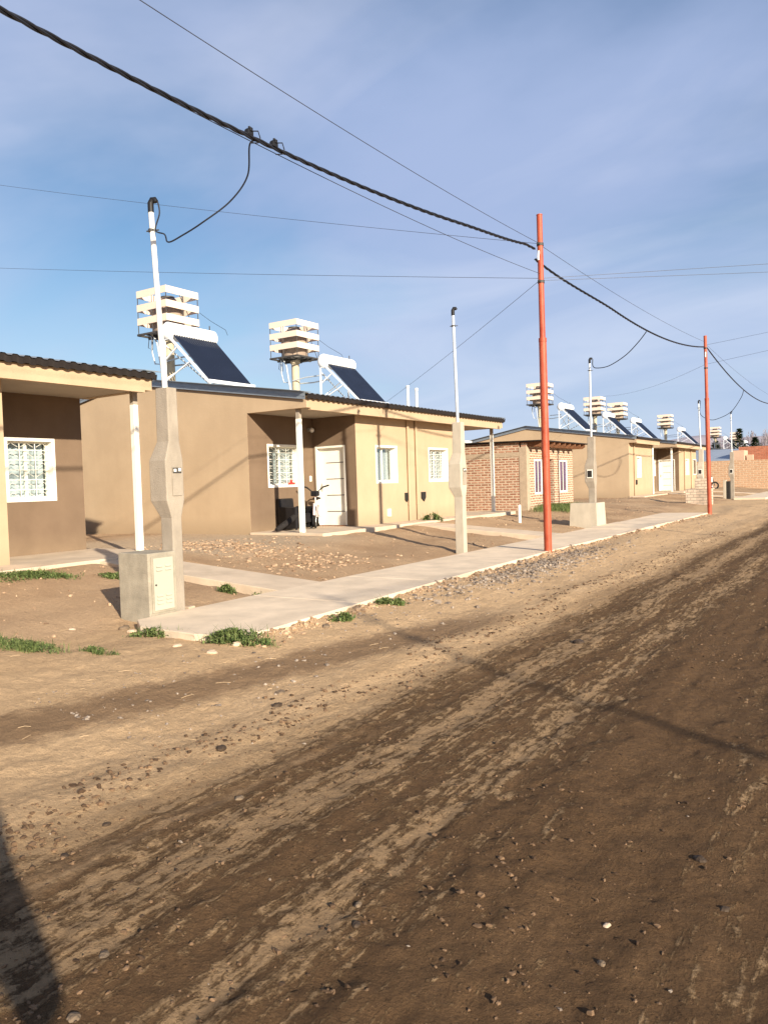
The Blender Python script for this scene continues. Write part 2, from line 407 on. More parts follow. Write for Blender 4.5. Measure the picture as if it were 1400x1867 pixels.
MT = dict(
    wall=wall_mat("beige_render", (0.462, 0.344, 0.224), (0.415, 0.306, 0.198)),
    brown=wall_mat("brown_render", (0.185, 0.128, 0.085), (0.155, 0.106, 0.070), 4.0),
    trim=mat("white_paint", (0.80, 0.77, 0.68), 0.5, 0.05, 4),
    ceil=mat("soffit_board", (0.42, 0.36, 0.29), 0.85, 0.06, 2),
    dark_sheet=mat("dark_sheet_metal", (0.025, 0.02, 0.018), 0.6, 0.2, 6, metal=0.3),
    galv=mat("galvanised_sheet", (0.30, 0.34, 0.37), 0.42, 0.14, 5, metal=0.55, stretch=(1, 1, 3)),
    roof=mat("roof_sheet", (0.42, 0.43, 0.42), 0.42, 0.12, 2, metal=0.7),
    slab=mat("pale_concrete", (0.54, 0.43, 0.315), 0.9, 0.16, 2.2, 0.25, 40),
    walk=mat("sidewalk_concrete", (0.66, 0.53, 0.385), 0.9, 0.16, 2.2, 0.25, 45),
    conc=mat("grey_concrete", (0.31, 0.265, 0.21), 0.92, 0.18, 5, 0.35, 70, stretch=(1, 1, 0.5)),
    conc_light=mat("pale_precast_concrete", (0.45, 0.395, 0.31), 0.92, 0.12, 5, 0.3, 70, stretch=(1, 1, 0.5)),
    cab=mat("cabinet_concrete", (0.30, 0.265, 0.205), 0.93, 0.22, 6, 0.3, 60),
    cabdoor=mat("cabinet_door_enamel", (0.40, 0.39, 0.31), 0.45, 0.06, 3),
    pvc=mat("white_pipe", (0.78, 0.76, 0.70), 0.4, 0.05, 6),
    galvpipe=mat("galvanised_pipe", (0.62, 0.66, 0.68), 0.38, 0.06, 6, metal=0.4),
    black=mat("black_plastic", (0.012, 0.012, 0.014), 0.5, 0.3, 8),
    cable=mat("black_cable", (0.012, 0.013, 0.018), 0.55, 0.3, 8),
    wire=mat("grey_wire", (0.06, 0.065, 0.085), 0.5, 0.2, 8, metal=0.3),
    red=mat("red_oxide_paint", (0.38, 0.050, 0.018), 0.55, 0.22, 9, 0.15, 50, col2=(0.48, 0.105, 0.050), stretch=(1, 1, 0.35), spec=0.4),
    slat=mat("cream_slat_paint", (0.74, 0.60, 0.48), 0.6, 0.04, 3),
    tank=mat("beige_tank_plastic", (0.33, 0.25, 0.19), 0.6, 0.08, 5),
    steel=mat("dark_steel", (0.07, 0.065, 0.06), 0.6, 0.2, 6, metal=0.3),
    column=mat("cream_column_concrete", (0.50, 0.42, 0.29), 0.9, 0.08, 4, 0.2),
    htank=mat("white_enamel", (0.84, 0.84, 0.82), 0.3, 0.03, 3, spec=0.5),
    tube=mat("black_vacuum_tube", (0.010, 0.014, 0.028), 0.12, 0.2, 3, spec=0.6, coat=0.4),
    frame=mat("white_frame_paint", (0.72, 0.74, 0.76), 0.4, 0.04, 3),
    curtain=mat("white_curtain", (0.55, 0.56, 0.57), 0.9, 0.08, 4, stretch=(1, 6, 0.4)),
    pcurtain=mat("purple_curtain", (0.24, 0.09, 0.20), 0.9, 0.3, 5, stretch=(1, 8, 0.4)),
    dark=mat("dark_interior", (0.02, 0.018, 0.016), 0.9, 0.2, 3),  # near-black, carries the shade inside rooms and niches as colour
    redcloth=mat("red_cloth", (0.45, 0.04, 0.03), 0.8, 0.2, 9),
    lamp=mat("opal_globe", (0.82, 0.8, 0.75), 0.25, 0.02, 3),
    brick=brick_mat("salmon_brick", (0.29, 0.13, 0.08), (0.42, 0.225, 0.15), (0.52, 0.41, 0.30), 0.27, 0.088, 0.026),
    brick_far=brick_mat("tan_brick", (0.44, 0.27, 0.165), (0.50, 0.32, 0.20), (0.54, 0.41, 0.28), 0.5, 0.17, 0.03),
    brick_red=brick_mat("red_brick", (0.38, 0.13, 0.075), (0.45, 0.17, 0.10), (0.42, 0.22, 0.14), 0.4, 0.12, 0.018),
    brick_pale=brick_mat("pale_brick", (0.56, 0.44, 0.33), (0.62, 0.50, 0.38), (0.36, 0.30, 0.24), 0.26, 0.12, 0.014),
    ringbeam=mat("ring_beam_concrete", (0.40, 0.31, 0.22), 0.95, 0.14, 5, 0.4, 40),
    wood=mat("rafter_wood", (0.20, 0.09, 0.045), 0.7, 0.25, 8),
    tile_blue=mat("blue_grey_roof_sheet", (0.30, 0.34, 0.40), 0.5, 0.10, 0.8, metal=0.2),
    pinkwall=mat("pink_beige_wall", (0.55, 0.37, 0.26), 0.9, 0.08, 3, 0.2),
    chrome=mat("worn_metal", (0.5, 0.48, 0.45), 0.35, 0.15, 10, metal=0.8),
    rubber=mat("rubber", (0.015, 0.014, 0.013), 0.8, 0.2, 10),
    bikepaint=mat("pale_pink_paint", (0.72, 0.55, 0.52), 0.4, 0.15, 9),
    leather=mat("black_vinyl", (0.012, 0.011, 0.012), 0.45, 0.25, 9),
    rollmat=mat("black_fabric", (0.018, 0.015, 0.014), 0.9, 0.3, 20),
    stone=mat("grey_stone", (0.16, 0.115, 0.075), 0.9, 0.3, 9, 0.5, 40),
    stone_pale=mat("pale_rubble_stone", (0.50, 0.38, 0.27), 0.92, 0.22, 9, 0.5, 40),
    stone_dark=mat("dark_wet_stone", (0.055, 0.036, 0.022), 0.7, 0.3, 9, 0.4, 40),
    clod=leaf_mat("damp_clod", (0.05, 0.03, 0.018), (0.20, 0.125, 0.072), 0.97),
    rubble=leaf_mat("builders_rubble", (0.22, 0.14, 0.085), (0.50, 0.35, 0.225), 0.95),
    gravel=leaf_mat("crushed_gravel", (0.13, 0.10, 0.078), (0.35, 0.285, 0.225), 0.92),
    straw=mat("dry_stem", (0.55, 0.40, 0.24), 0.9, 0.2, 9),
    leaf=leaf_mat("weed_leaf", (0.045, 0.078, 0.02), (0.17, 0.205, 0.07)),
    leaf2=leaf_mat("grass_blade", (0.05, 0.09, 0.02), (0.17, 0.20, 0.07)),
    conifer=leaf_mat("conifer_needle", (0.015, 0.035, 0.014), (0.05, 0.075, 0.03)),
    twig=leaf_mat("bare_twig", (0.24, 0.21, 0.23), (0.34, 0.30, 0.31)),
    bark=mat("bark", (0.16, 0.12, 0.09), 0.9, 0.2, 6, 0.5),
    hill=mat("hazed_hill", (0.34, 0.30, 0.33), 0.95, 0.12, 0.02),  # mauve-grey: distance haze is put into the hill colour
    skin=mat("skin", (0.50, 0.30, 0.21), 0.5, 0.06, 9),
    jacket=mat("navy_jacket", (0.03, 0.045, 0.09), 0.85, 0.15, 12),
    denim=mat("blue_denim", (0.06, 0.10, 0.19), 0.9, 0.15, 20),
    hair=mat("dark_hair", (0.02, 0.014, 0.01), 0.6, 0.3, 20),
    earth=dirt_mat(),
    glass=glass_mat(),
)

# ------------------------------------------------------------------ mesh helpers
class MB:
    def __init__(self):
        self.v = []; self.f = []
    def add(self, vs, fs):
        o = len(self.v)
        self.v += [Vector(p) for p in vs]
        self.f += [tuple(i + o for i in f) for f in fs]
        return self
    def box(self, x0, x1, y0, y1, z0, z1):
        vs = [(x, y, z) for z in (z0, z1) for y in (y0, y1) for x in (x0, x1)]
        return self.add(vs, [(0, 2, 3, 1), (4, 5, 7, 6), (0, 1, 5, 4), (2, 6, 7, 3), (0, 4, 6, 2), (1, 3, 7, 5)])
    def sweep(self, path, rs, n=8, cap=True, ref=None, flat=1.0):
        path = [Vector(p) for p in path]
        if isinstance(rs, (int, float)): rs = [rs] * len(path)
        rings = []
        prev = None
        for i, p in enumerate(path):
            a = path[max(i - 1, 0)]; b = path[min(i + 1, len(path) - 1)]
            t = (b - a)
            t = t.normalized() if t.length > 1e-9 else Vector((0, 0, 1))
            if prev is None:
                r0 = Vector(ref) if ref else (Vector((0, 0, 1)) if abs(t.z) < 0.9 else Vector((1, 0, 0)))
                u = r0.cross(t).normalized()
            else:
                u = (prev - t * prev.dot(t))
                u = u.normalized() if u.length > 1e-6 else t.orthogonal().normalized()
            prev = u
            w = t.cross(u)
            rings.append([p + (u * math.cos(2 * PI * k / n) + w * math.sin(2 * PI * k / n) * flat) * rs[i] for k in range(n)])
        vs = [q for r in rings for q in r]
        fs = []
        for i in range(len(rings) - 1):
            for k in range(n):
                a = i * n + k; b = i * n + (k + 1) % n
                fs.append((a, b, b + n, a + n))
        if cap:
            fs.append(tuple(reversed(range(n))))
            fs.append(tuple(range((len(rings) - 1) * n, len(rings) * n)))
        return self.add(vs, fs)
    def cyl(self, a, b, r, r2=None, n=16):
        return self.sweep([a, b], [r, r if r2 is None else r2], n)
    def bar(self, a, b, w, h=None, ref=(0, 0, 1)):
        """rectangular bar from a to b"""
        h = h or w
        a, b = Vector(a), Vector(b)
        t = (b - a).normalized()
        r = Vector(ref)
        if abs(t.dot(r)) > 0.95: r = Vector((1, 0, 0))
        u = r.cross(t).normalized(); q = t.cross(u)
        vs = []
        for p in (a, b):
            for s, e in ((-1, -1), (1, -1), (1, 1), (-1, 1)):
                vs.append(p + u * (s * w / 2) + q * (e * h / 2))
        return self.add(vs, [(3, 2, 1, 0), (4, 5, 6, 7), (0, 1, 5, 4), (1, 2, 6, 5), (2, 3, 7, 6), (3, 0, 4, 7)])
    def prism(self, poly, axis, a0, a1):
        """polygon extruded along an axis: poly gives the two other coordinates in x,y,z order"""
        n = len(poly)
        def mk(p, a):
            if axis == 'y': return (p[0], a, p[1])
            if axis == 'x': return (a, p[0], p[1])
            return (p[0], p[1], a)
        vs = [mk(p, a0) for p in poly] + [mk(p, a1) for p in poly]
        fs = [tuple(range(n)), tuple(reversed(range(n, 2 * n)))]
        for i in range(n):
            j = (i + 1) % n
            fs.append((i, i + n, j + n, j))
        return self.add(vs, fs)
    def panel(self, axis, c0, c1, u0, u1, z0, z1, holes=()):
        """wall slab perpendicular to axis between c0 and c1, with rectangular holes (u0,u1,z0,z1)"""
        us = sorted({u0, u1, *[h[0] for h in holes], *[h[1] for h in holes]})
        zs = sorted({z0, z1, *[h[2] for h in holes], *[h[3] for h in holes]})
        def solid(i, j):
            if i < 0 or j < 0 or i >= len(us) - 1 or j >= len(zs) - 1: return False
            um = (us[i] + us[i + 1]) / 2; zm = (zs[j] + zs[j + 1]) / 2
            return not any(h[0] < um < h[1] and h[2] < zm < h[3] for h in holes)
        P = (lambda c, u, z: (c, u, z)) if axis == 'x' else (lambda c, u, z: (u, c, z))
        def q(*pts): self.add(pts, [(0, 1, 2, 3)])
        for i in range(len(us) - 1):
            for j in range(len(zs) - 1):
                if not solid(i, j): continue
                a, b, c, d = us[i], us[i + 1], zs[j], zs[j + 1]
                q(P(c1, a, c), P(c1, b, c), P(c1, b, d), P(c1, a, d))
                q(P(c0, a, c), P(c0, a, d), P(c0, b, d), P(c0, b, c))
                if not solid(i - 1, j): q(P(c0, a, c), P(c1, a, c), P(c1, a, d), P(c0, a, d))
                if not solid(i + 1, j): q(P(c0, b, c), P(c0, b, d), P(c1, b, d), P(c1, b, c))
                if not solid(i, j - 1): q(P(c0, a, c), P(c0, b, c), P(c1, b, c), P(c1, a, c))
                if not solid(i, j + 1): q(P(c0, a, d), P(c1, a, d), P(c1, b, d), P(c0, b, d))
        return self
    def ball(self, c, r, n=12, m=8, sc=(1, 1, 1), jit=0.0, rng=random):
        c = Vector(c)
        vs = [c + Vector((0, 0, -r * sc[2]))]
        for j in range(1, m):
            th = PI * j / m - PI / 2
            for k in range(n):
                ph = 2 * PI * k / n
                q = r * (1 + (rng.random() - 0.5) * jit)
                vs.append(c + Vector((q * sc[0] * math.cos(th) * math.cos(ph), q * sc[1] * math.cos(th) * math.sin(ph), q * sc[2] * math.sin(th))))
        vs.append(c + Vector((0, 0, r * sc[2])))
        fs = [(0, 1 + (k + 1) % n, 1 + k) for k in range(n)]
        for j in range(m - 2):
            for k in range(n):
                a = 1 + j * n + k; b = 1 + j * n + (k + 1) % n
                fs.append((a, b, b + n, a + n))
        top = len(vs) - 1; o = 1 + (m - 2) * n
        fs += [(o + k, o + (k + 1) % n, top) for k in range(n)]
        return self.add(vs, fs)
    def build(self, name, m, parent=None, smooth=False, bevel=0.0, fix=True, origin=None):
        me = bpy.data.meshes.new(name)
        off = Vector(origin) if origin is not None else (Vector(parent.get('_o')) if parent is not None and parent.get('_o') else Vector((0, 0, 0)))
        me.from_pydata([tuple(p - off) for p in self.v], [], self.f)
        if fix:
            bm = bmesh.new(); bm.from_mesh(me)
            bmesh.ops.remove_doubles(bm, verts=bm.verts, dist=1e-5)
            bmesh.ops.recalc_face_normals(bm, faces=bm.faces)
            bm.to_mesh(me); bm.free()
        me.materials.append(m)
        if smooth:
            me.polygons.foreach_set('use_smooth', [True] * len(me.polygons))
        me.update()
        o = bpy.data.objects.new(name, me)
        C.objects.link(o)
        if parent is not None:
            o.parent = parent
            o['_o'] = tuple(off)
        elif origin is not None:
            o.location = off
            o['_o'] = tuple(off)
        if smooth:
            md = o.modifiers.new('es', 'EDGE_SPLIT'); md.split_angle = rad(40)
        if bevel:
            md = o.modifiers.new('bv', 'BEVEL'); md.width = bevel; md.segments = 2
            md.limit_method = 'ANGLE'; md.angle_limit = rad(40)
        return o

def thing(name, loc, label, cat, group=None):
    o = bpy.data.objects.new(name, None)
    C.objects.link(o)
    o.location = loc
    o['_o'] = tuple(loc)
    return tag(o, label, cat, group)
def tag(o, label=None, cat=None, group=None, kind=None):
    if label: o['label'] = label
    if cat: o['category'] = cat
    if group: o['group'] = group
    if kind: o['kind'] = kind
    return o
def copy_thing(root, loc, label, group=None):
    """a thing with its parts and sub-parts, moved to loc (parts are stored relative to the root)"""
    def cp(o, par):
        c = o.copy(); C.objects.link(c)
        if par is not None: c.parent = par
        for ch in kids.get(o.name, ()): cp(ch, c)
        return c
    kids = {}
    for ob in list(C.objects):
        if ob.parent is not None: kids.setdefault(ob.parent.name, []).append(ob)
    r = cp(root, None)
    r.location = loc
    r['label'] = label
    if group: r['group'] = group
    return r

# ------------------------------------------------------------------ terrain
FE = [(4.95, -4.80), (7, -4.90), (9, -4.99), (11.3, -5.06), (13.5, -5.13), (16.5, -5.10), (19.5, -5.07), (22.5, -5.04), (25.2, -5.0), (28.0, -4.98)]
def kerb_x(y):
    for (ya, xa), (yb, xb) in zip(FE[:-1], FE[1:]):
        if y <= yb: return xa + (xb - xa) * max(0, (y - ya) / (yb - ya))
    return FE[-1][1]
def sstep(a, b, x):
    t = min(1, max(0, (x - a) / (b - a)))
    return t * t * (3 - 2 * t)
def nz3(x, y, z=0.0): return noise.noise(Vector((x, y, z)))
def hgt(x, y):
    b = 0.0
    b += 0.10 * sstep(-3.4, -4.9, x)
    b += 0.10 * sstep(-6.5, -7.6, x) * 1.0
    b += 0.20 * sstep(-7.6, -10.4, x)
    b += 0.06 * sstep(4.5, 7.5, x)
    far = 1.0 / (1.0 + max(0, abs(y) - 60) / 60)
    b += 0.05 * nz3(x * 0.35, y * 0.35) * far
    # wheel ruts running along the street
    r = sstep(-3.6, -2.9, x) * (1 - sstep(5.0, 6.0, x))
    b += r * (0.020 * nz3(x * 2.6, y * 0.16, 3) + 0.010 * nz3(x * 8, y * 0.5, 5) + 0.005 * nz3(x * 5.5, y * 4, 15) - 0.02)
    # soil bank shoved against the carriageway edge
    b += 0.035 * math.exp(-((x + 3.35 + 0.3 * nz3(y * 0.5, 1)) / 0.28) ** 2)
    # scraped mounds in the front yards
    b += 0.07 * max(0, nz3(x * 0.8, y * 0.8, 9)) * sstep(-7, -8, x) * (1 - sstep(-10.8, -11.6, -(-x)) if False else 1)
    b += 0.014 * nz3(x * 5, y * 5, 2) + 0.007 * nz3(x * 14, y * 14, 4)
    if abs(x) < 8 and abs(y) < 16: b += 0.006 * nz3(x * 34, y * 34, 6) + 0.006 * abs(nz3(x * 21, y * 15, 16))
    # keep it under the pavement and the slabs
    if 5.0 < y < 30:
        k_ = kerb_x(y)
        if x > k_ - 0.03: b += math.exp(-((x - k_) / 0.13) ** 2) * (0.035 + 0.05 * nz3(y * 2.1, 8) + 0.03 * nz3(y * 9, x * 9, 3))
    if -6.6 < x < kerb_x(y) - 0.03 and 4.7 < y < 28.6: b = min(b, 0.13)
    if -10.45 < x < -6.4 and (7.35 < y < 8.55 or 16.75 < y < 18.05): b -= 0.06
    if x < -10.0: b = min(b, 0.42)
    return b

def axis_pts(segs):
    out = [segs[0][0]]
    for a, b, st in segs:
        n = max(1, round((b - a) / st))
        out += [a + (b - a) * i / n for i in range(1, n + 1)]
    return out
xs = axis_pts([(-700, -100, 60), (-100, -30, 7), (-30, -15, 1.0), (-15, -7, 0.12), (-7, -4.5, 0.05), (-4.5, 0.8, 0.022), (0.8, 3, 0.1), (3, 12, 0.6), (12, 100, 8), (100, 700, 60)])
ys = axis_pts([(-700, -100, 60), (-100, -10, 6), (-10, 0.6, 0.5), (0.6, 4.0, 0.022), (4.0, 7, 0.034), (7, 14, 0.07), (14, 32, 0.18), (32, 70, 0.6), (70, 130, 4), (130, 1000, 60)])
nx, ny = len(xs), len(ys)
gv = []
for j, y in enumerate(ys):
    for i, x in enumerate(xs):
        gv.append((x, y, hgt(x, y)))
def grid_obj(name, test):
    idx = {}; vs = []; fs = []
    for j in range(ny - 1):
        for i in range(nx - 1):
            cxm = (xs[i] + xs[i + 1]) / 2; cym = (ys[j] + ys[j + 1]) / 2
            if not test(cxm, cym): continue
            q = (j * nx + i, j * nx + i + 1, (j + 1) * nx + i + 1, (j + 1) * nx + i)
            f = []
            for k in q:
                if k not in idx:
                    idx[k] = len(vs); vs.append(gv[k])
                f.append(idx[k])
            fs.append(tuple(f))
    me = bpy.data.meshes.new(name)
    me.from_pydata(vs, [], fs)
    me.materials.append(MT['earth'])
    me.polygons.foreach_set('use_smooth', [True] * len(me.polygons))
    o = bpy.data.objects.new(name, me)
    C.objects.link(o)
    return tag(o, kind='structure')
def is_road(x, y):
    return -3.3 + 0.35 * nz3(y * 0.9, 2.2) + 0.15 * nz3(y * 4, 7.7) < x < 5.6
grid_obj('road', is_road)
grid_obj('ground', lambda x, y: not is_road(x, y))

# sidewalk: concrete bays with tooled joints
sw = MB()
fe = FE
for (ya, xa), (yb, xb) in zip(fe[:-1], fe[1:]):
    g = 0.006
    xl0 = -6.5
    za = 0.175 + 0.006 * math.sin(ya * 3)
    if ya < 5: 
        poly = [(xl0 + 0.05, ya + 0.25), (-6.1, ya), (xa - 0.5, ya - 0.05), (xa - 0.12, ya + 0.03), (xa, ya + 0.4), (xb, yb - g), (xl0, yb - g)]
    else:
        poly = [(xl0, ya + g), (xa, ya + g), (xb, yb - g), (xl0, yb - g)]
    sw.prism(poly, 'z', -0.1, za)
o = sw.build('sidewalk', MT['walk'], bevel=0.008); tag(o, kind='structure')
sw = MB()
for (xa, xb, ya, yb) in ((-6.5, -5.0, 43.5, 50), (-6.5, -5.05, 50.01, 56), (-6.5, -5.0, 56.01, 64)):
    sw.box(xa, xb, ya, yb, -0.1, 0.19)
o = sw.build('sidewalk', MT['walk'], bevel=0.008); tag(o, kind='structure')
for (ya, yb, x1) in ((7.5, 8.4, -10.12), (16.9, 17.9, -10.12), (46.0, 47.0, -10.3), (53.0, 54.0, -10.12)):
    m_ = MB()
    m_.prism([(-6.505, -0.05), (-6.505, 0.17), (x1, 0.44), (x1, 0.0)], 'y', ya, yb)
    o = m_.build('path', MT['slab'], bevel=0.008); tag(o, kind='structure')

# ------------------------------------------------------------------ houses
XF, XB, XE, XR, XK = -10.9, -12.25, -10.5, -16.4, -21.0
FZ = 0.47
def roofz(x):
    return 3.52 + 0.15 * (XE - x) if x > XR else 3.52 + 0.15 * (XE - XR) - 0.18 * (XR - x)

def window(parent, axis, c, u0, u1, z0, z1, outward, bars=True, curtain='curtain', open_dark=False, extra=None, cx=0.15, rows=6, cols=3, cdist=0.13, t=0.05, sd_=0.045):
    """white-reveal window in a wall face at coordinate c (axis x or y); outward = +1/-1"""
    s = outward
    P = (lambda a, u, z: (a, u, z)) if axis == 'x' else (lambda a, u, z: (u, a, z))
    def bx(mb, a0, a1, ua, ub, za, zb):
        a0, a1 = sorted((a0, a1))
        if axis == 'x': mb.box(a0, a1, ua, ub, za, zb)
        else: mb.box(ua, ub, a0, a1, za, zb)
    fr = MB()
    e = 0.035; d0, d1 = c + s * 0.006, c - s * cx
    bx(fr, d0, d1, u0 - 0.0, u0 + 0.02, z0, z1)
    bx(fr, d0, d1, u1 - 0.02, u1, z0, z1)
    bx(fr, d0, d1, u0 + 0.02, u1 - 0.02, z0, z0 + 0.02)
    bx(fr, d0, d1, u0 + 0.02, u1 - 0.02, z1 - 0.02, z1)
    # painted band round the opening
    for (a, b, q, r) in ((u0 - e, u0 - 0.001, z0 - e, z1 + e), (u1 + 0.001, u1 + e, z0 - e, z1 + e), (u0 - 0.001, u1 + 0.001, z0 - e, z0 - 0.001), (u0 - 0.001, u1 + 0.001, z1 + 0.001, z1 + e)):
        bx(fr, c + s * 0.008, c - s * 0.01, a, b, q, r)
    # sash
    f0, f1 = c - s * cx, c - s * (cx + sd_)
    um = (u0 + u1) / 2
    bx(fr, f0, f1, u0, u0 + t, z0, z1); bx(fr, f0, f1, u1 - t, u1, z0, z1)
    bx(fr, f0, f1, u0 + t, u1 - t, z0, z0 + t); bx(fr, f0, f1, u0 + t, u1 - t, z1 - t, z1)
    bx(fr, f0, f1, um - t * 0.5, um + t * 0.5, z0 + t, z1 - t)
    w = fr.build('window', MT['trim'], parent)
    g = MB(); bx(g, c - s * (cx + 0.01), c - s * (cx + 0.015), u0 + t, um - t * 0.5, z0 + t, z1 - t); bx(g, c - s * (cx + 0.01), c - s * (cx + 0.015), um + t * 0.5, u1 - t, z0 + t, z1 - t)
    g.build('pane', MT['glass'], w)
    # near-black sheet painting the shade of the room behind
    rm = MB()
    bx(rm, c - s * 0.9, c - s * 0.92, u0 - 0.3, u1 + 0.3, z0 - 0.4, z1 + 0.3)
    rm.build('room_shade_sheet', MT['dark'], w)
    if curtain:
        cu = MB()
        n = 40
        full = [(u0 + 0.02, u1 - 0.02)] if not open_dark else [(u0 + 0.3 * (u1 - u0), u0 + 0.62 * (u1 - u0)), (u1 - 0.25 * (u1 - u0), u1 - 0.02)]
        for (ca, cb) in full:
            vs = []
            for i in range(n + 1):
                u = ca + (cb - ca) * i / n
                a = c - s * (cx + cdist + 0.018 * math.sin(i * 1.1) + 0.008 * math.sin(i * 2.7))
                vs += [P(a, u, z0 + 0.022), P(a, u, z1 - 0.03)]
            cu.add(vs, [(2 * i, 2 * i + 2, 2 * i + 3, 2 * i + 1) for i in range(n)])
        cu.build('curtain', MT[curtain], w, smooth=True)
    if bars:
        b = MB()
        ba = c - s * (cx - 0.05)
        for i in range(1, rows):
            z = z0 + (z1 - z0) * i / rows
            b.cyl(P(ba, u0 + 0.02, z), P(ba, u1 - 0.02, z), 0.007, n=6)
        for i in range(1, cols):
            u = u0 + (u1 - u0) * i / cols
            b.cyl(P(ba + s * 0.008, u, z0 + 0.02), P(ba + s * 0.008, u, z1 - 0.02), 0.007, n=6)
        # bent ornament in each field
        for i in range(rows):
            za = z0 + (z1 - z0) * (i + 0.5) / rows
            for k in range(cols):
                ua = u0 + (u1 - u0) * (k + 0.1) / cols; ub = u0 + (u1 - u0) * (k + 0.9) / cols
                b.sweep([P(ba, ua, za - 0.03), P(ba, (ua + ub) / 2, za + 0.035), P(ba, ub, za - 0.03)], 0.0045, 4)
        b.build('grille', MT['trim'], w)
    if extra: extra(w, bx, c, s)
    return w

def house(label, Y0, Y1, pl, pr, front_windows, back_windows=(), door_l=True, door_r=False, group='beige single-storey houses', rake=True, XKk=XK, posts=True, trim_from=None, hi=True, inset=0.0):
    h = thing('house', (XF, Y0, 0), label, 'house', group)
    ztop = lambda x: roofz(x) - 0.05
    # gable end walls with the beam carried out over the porch
    w = MB()
    def gable(y0, y1, porch):
        if porch:
            poly = [(XKk, 0.1), (XB, 0.1), (XB, 3.22), (XE - 0.002, 3.22), (XE - 0.002, ztop(XE)), (XR, ztop(XR)), (XKk, ztop(XKk))]
        else:
            poly = [(XKk, 0.1), (XF, 0.1), (XF, 3.22), (XE - 0.002, 3.22), (XE - 0.002, ztop(XE)), (XR, ztop(XR)), (XKk, ztop(XKk))]
        w.prism(poly, 'y', y0, y1)
    gable(Y0, Y0 + 0.15, pl > 0)
    if inset:
        gy = Y1 - inset
        w.prism([(XKk, 0.1), (XB, 0.1), (XB, ztop(XB)), (XR, ztop(XR)), (XKk, ztop(XKk))], 'y', gy - 0.15, gy)
        w.prism([(XB + 0.001, 3.22), (XE - 0.002, 3.22), (XE - 0.002, ztop(XE)), (XB + 0.001, ztop(XB))], 'y', Y1 - 0.15, Y1)
    else: gable(Y1 - 0.15, Y1, pr > 0)
    ya = Y0 + (pl if pl else 0.15); yb = Y1 - (pr if pr else 0.15)
    holes = [(a, b, c, d) for (a, b, c, d, *_) in front_windows]
    w.panel('x', XF - 0.2, XF - (0 if pl else 0.0), ya, yb, 0.1, 3.224, holes)
    w.box(XKk, XKk + 0.15, Y0 + 0.15, Y1 - 0.15, 0.1, ztop(XKk) - 0.02)
    # front beam under the eave
    w.box(XE - 0.08, XE, Y0 + 0.15, Y1 - 0.15, 3.18, 3.42)
    w.build('wall', MT['wall'], h)
    # porch recess walls, each face of the recess its own part
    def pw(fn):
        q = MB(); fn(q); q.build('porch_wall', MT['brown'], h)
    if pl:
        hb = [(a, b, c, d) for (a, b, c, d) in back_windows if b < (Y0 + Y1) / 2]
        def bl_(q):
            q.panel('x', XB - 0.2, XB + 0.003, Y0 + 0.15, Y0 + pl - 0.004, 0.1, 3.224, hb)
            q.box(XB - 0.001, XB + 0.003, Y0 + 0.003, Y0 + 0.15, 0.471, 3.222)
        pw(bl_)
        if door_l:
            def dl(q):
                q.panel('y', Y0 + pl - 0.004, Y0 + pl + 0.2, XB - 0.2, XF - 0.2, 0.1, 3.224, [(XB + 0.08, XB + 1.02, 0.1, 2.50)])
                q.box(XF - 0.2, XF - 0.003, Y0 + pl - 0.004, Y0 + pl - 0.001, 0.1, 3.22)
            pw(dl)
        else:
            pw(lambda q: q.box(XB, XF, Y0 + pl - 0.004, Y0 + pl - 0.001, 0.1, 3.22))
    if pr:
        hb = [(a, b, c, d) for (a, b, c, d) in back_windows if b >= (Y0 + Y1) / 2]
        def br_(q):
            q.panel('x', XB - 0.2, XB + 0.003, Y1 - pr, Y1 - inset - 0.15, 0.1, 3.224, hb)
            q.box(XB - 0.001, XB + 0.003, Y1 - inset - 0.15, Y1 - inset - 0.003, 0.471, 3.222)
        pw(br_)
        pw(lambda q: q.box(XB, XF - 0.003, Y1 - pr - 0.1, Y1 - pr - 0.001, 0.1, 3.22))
    # soffit
    s = MB()
    s.box(XB - 0.19 if pl else XF, XE - 0.081, Y0 + 0.151, Y0 + (pl or 0.16), 3.226, 3.25)
    s.box(XF - 0.19, XE - 0.081, Y0 + (pl or 0.16), Y1 - (pr or 0.16), 3.2262, 3.2502)
    s.box(XB - 0.19 if pr else XF, XE - 0.081, Y1 - (pr or 0.16), Y1 - 0.151, 3.226, 3.25)
    s.build('soffit', MT['ceil'], h)
    # corrugated roof
    r = MB()
    per, amp = 0.19, 0.012
    n = int((Y1 - Y0 + 0.2) / per * 6)
    xsr = [XE + 0.10, XE - 1.5, XR, XKk - 0.1]
    vs = []
    for i in range(n + 1):
        y = Y0 - 0.06 + (Y1 - Y0 + 0.12) * i / n
        dz = amp * math.cos(2 * PI * y / per)
        dz = amp * (1 if dz > 0.3 * amp else -1 if dz < -0.3 * amp else dz / amp / 0.3)
        for x in xsr: vs.append((x, y, roofz(x) + 0.012 + dz))
    k = len(xsr)
    fs = [(i * k + j, i * k + j + 1, (i + 1) * k + j + 1, (i + 1) * k + j) for i in range(n) for j in range(k - 1)]
    r.add(vs, fs)
    ro = r.build('roof', MT['roof'], h, fix=False)
    # dark eave closure, wavy on its lower edge
    e = MB(); vs = []
    for i in range(n + 1):
        y = Y0 - 0.05 + (Y1 - Y0 + 0.10) * i / n
        c_ = math.cos(2 * PI * y / per)
        dz = amp * (1 if c_ > 0.3 else -1 if c_ < -0.3 else c_ / 0.3)
        zt = roofz(XE + 0.09) + dz - 0.004; zb = 3.41 + dz * 0.9
        for (x, z) in ((XE + 0.092, zt), (XE + 0.075, zb), (XE + 0.06, zb), (XE + 0.072, zt)): vs.append((x, y, z))
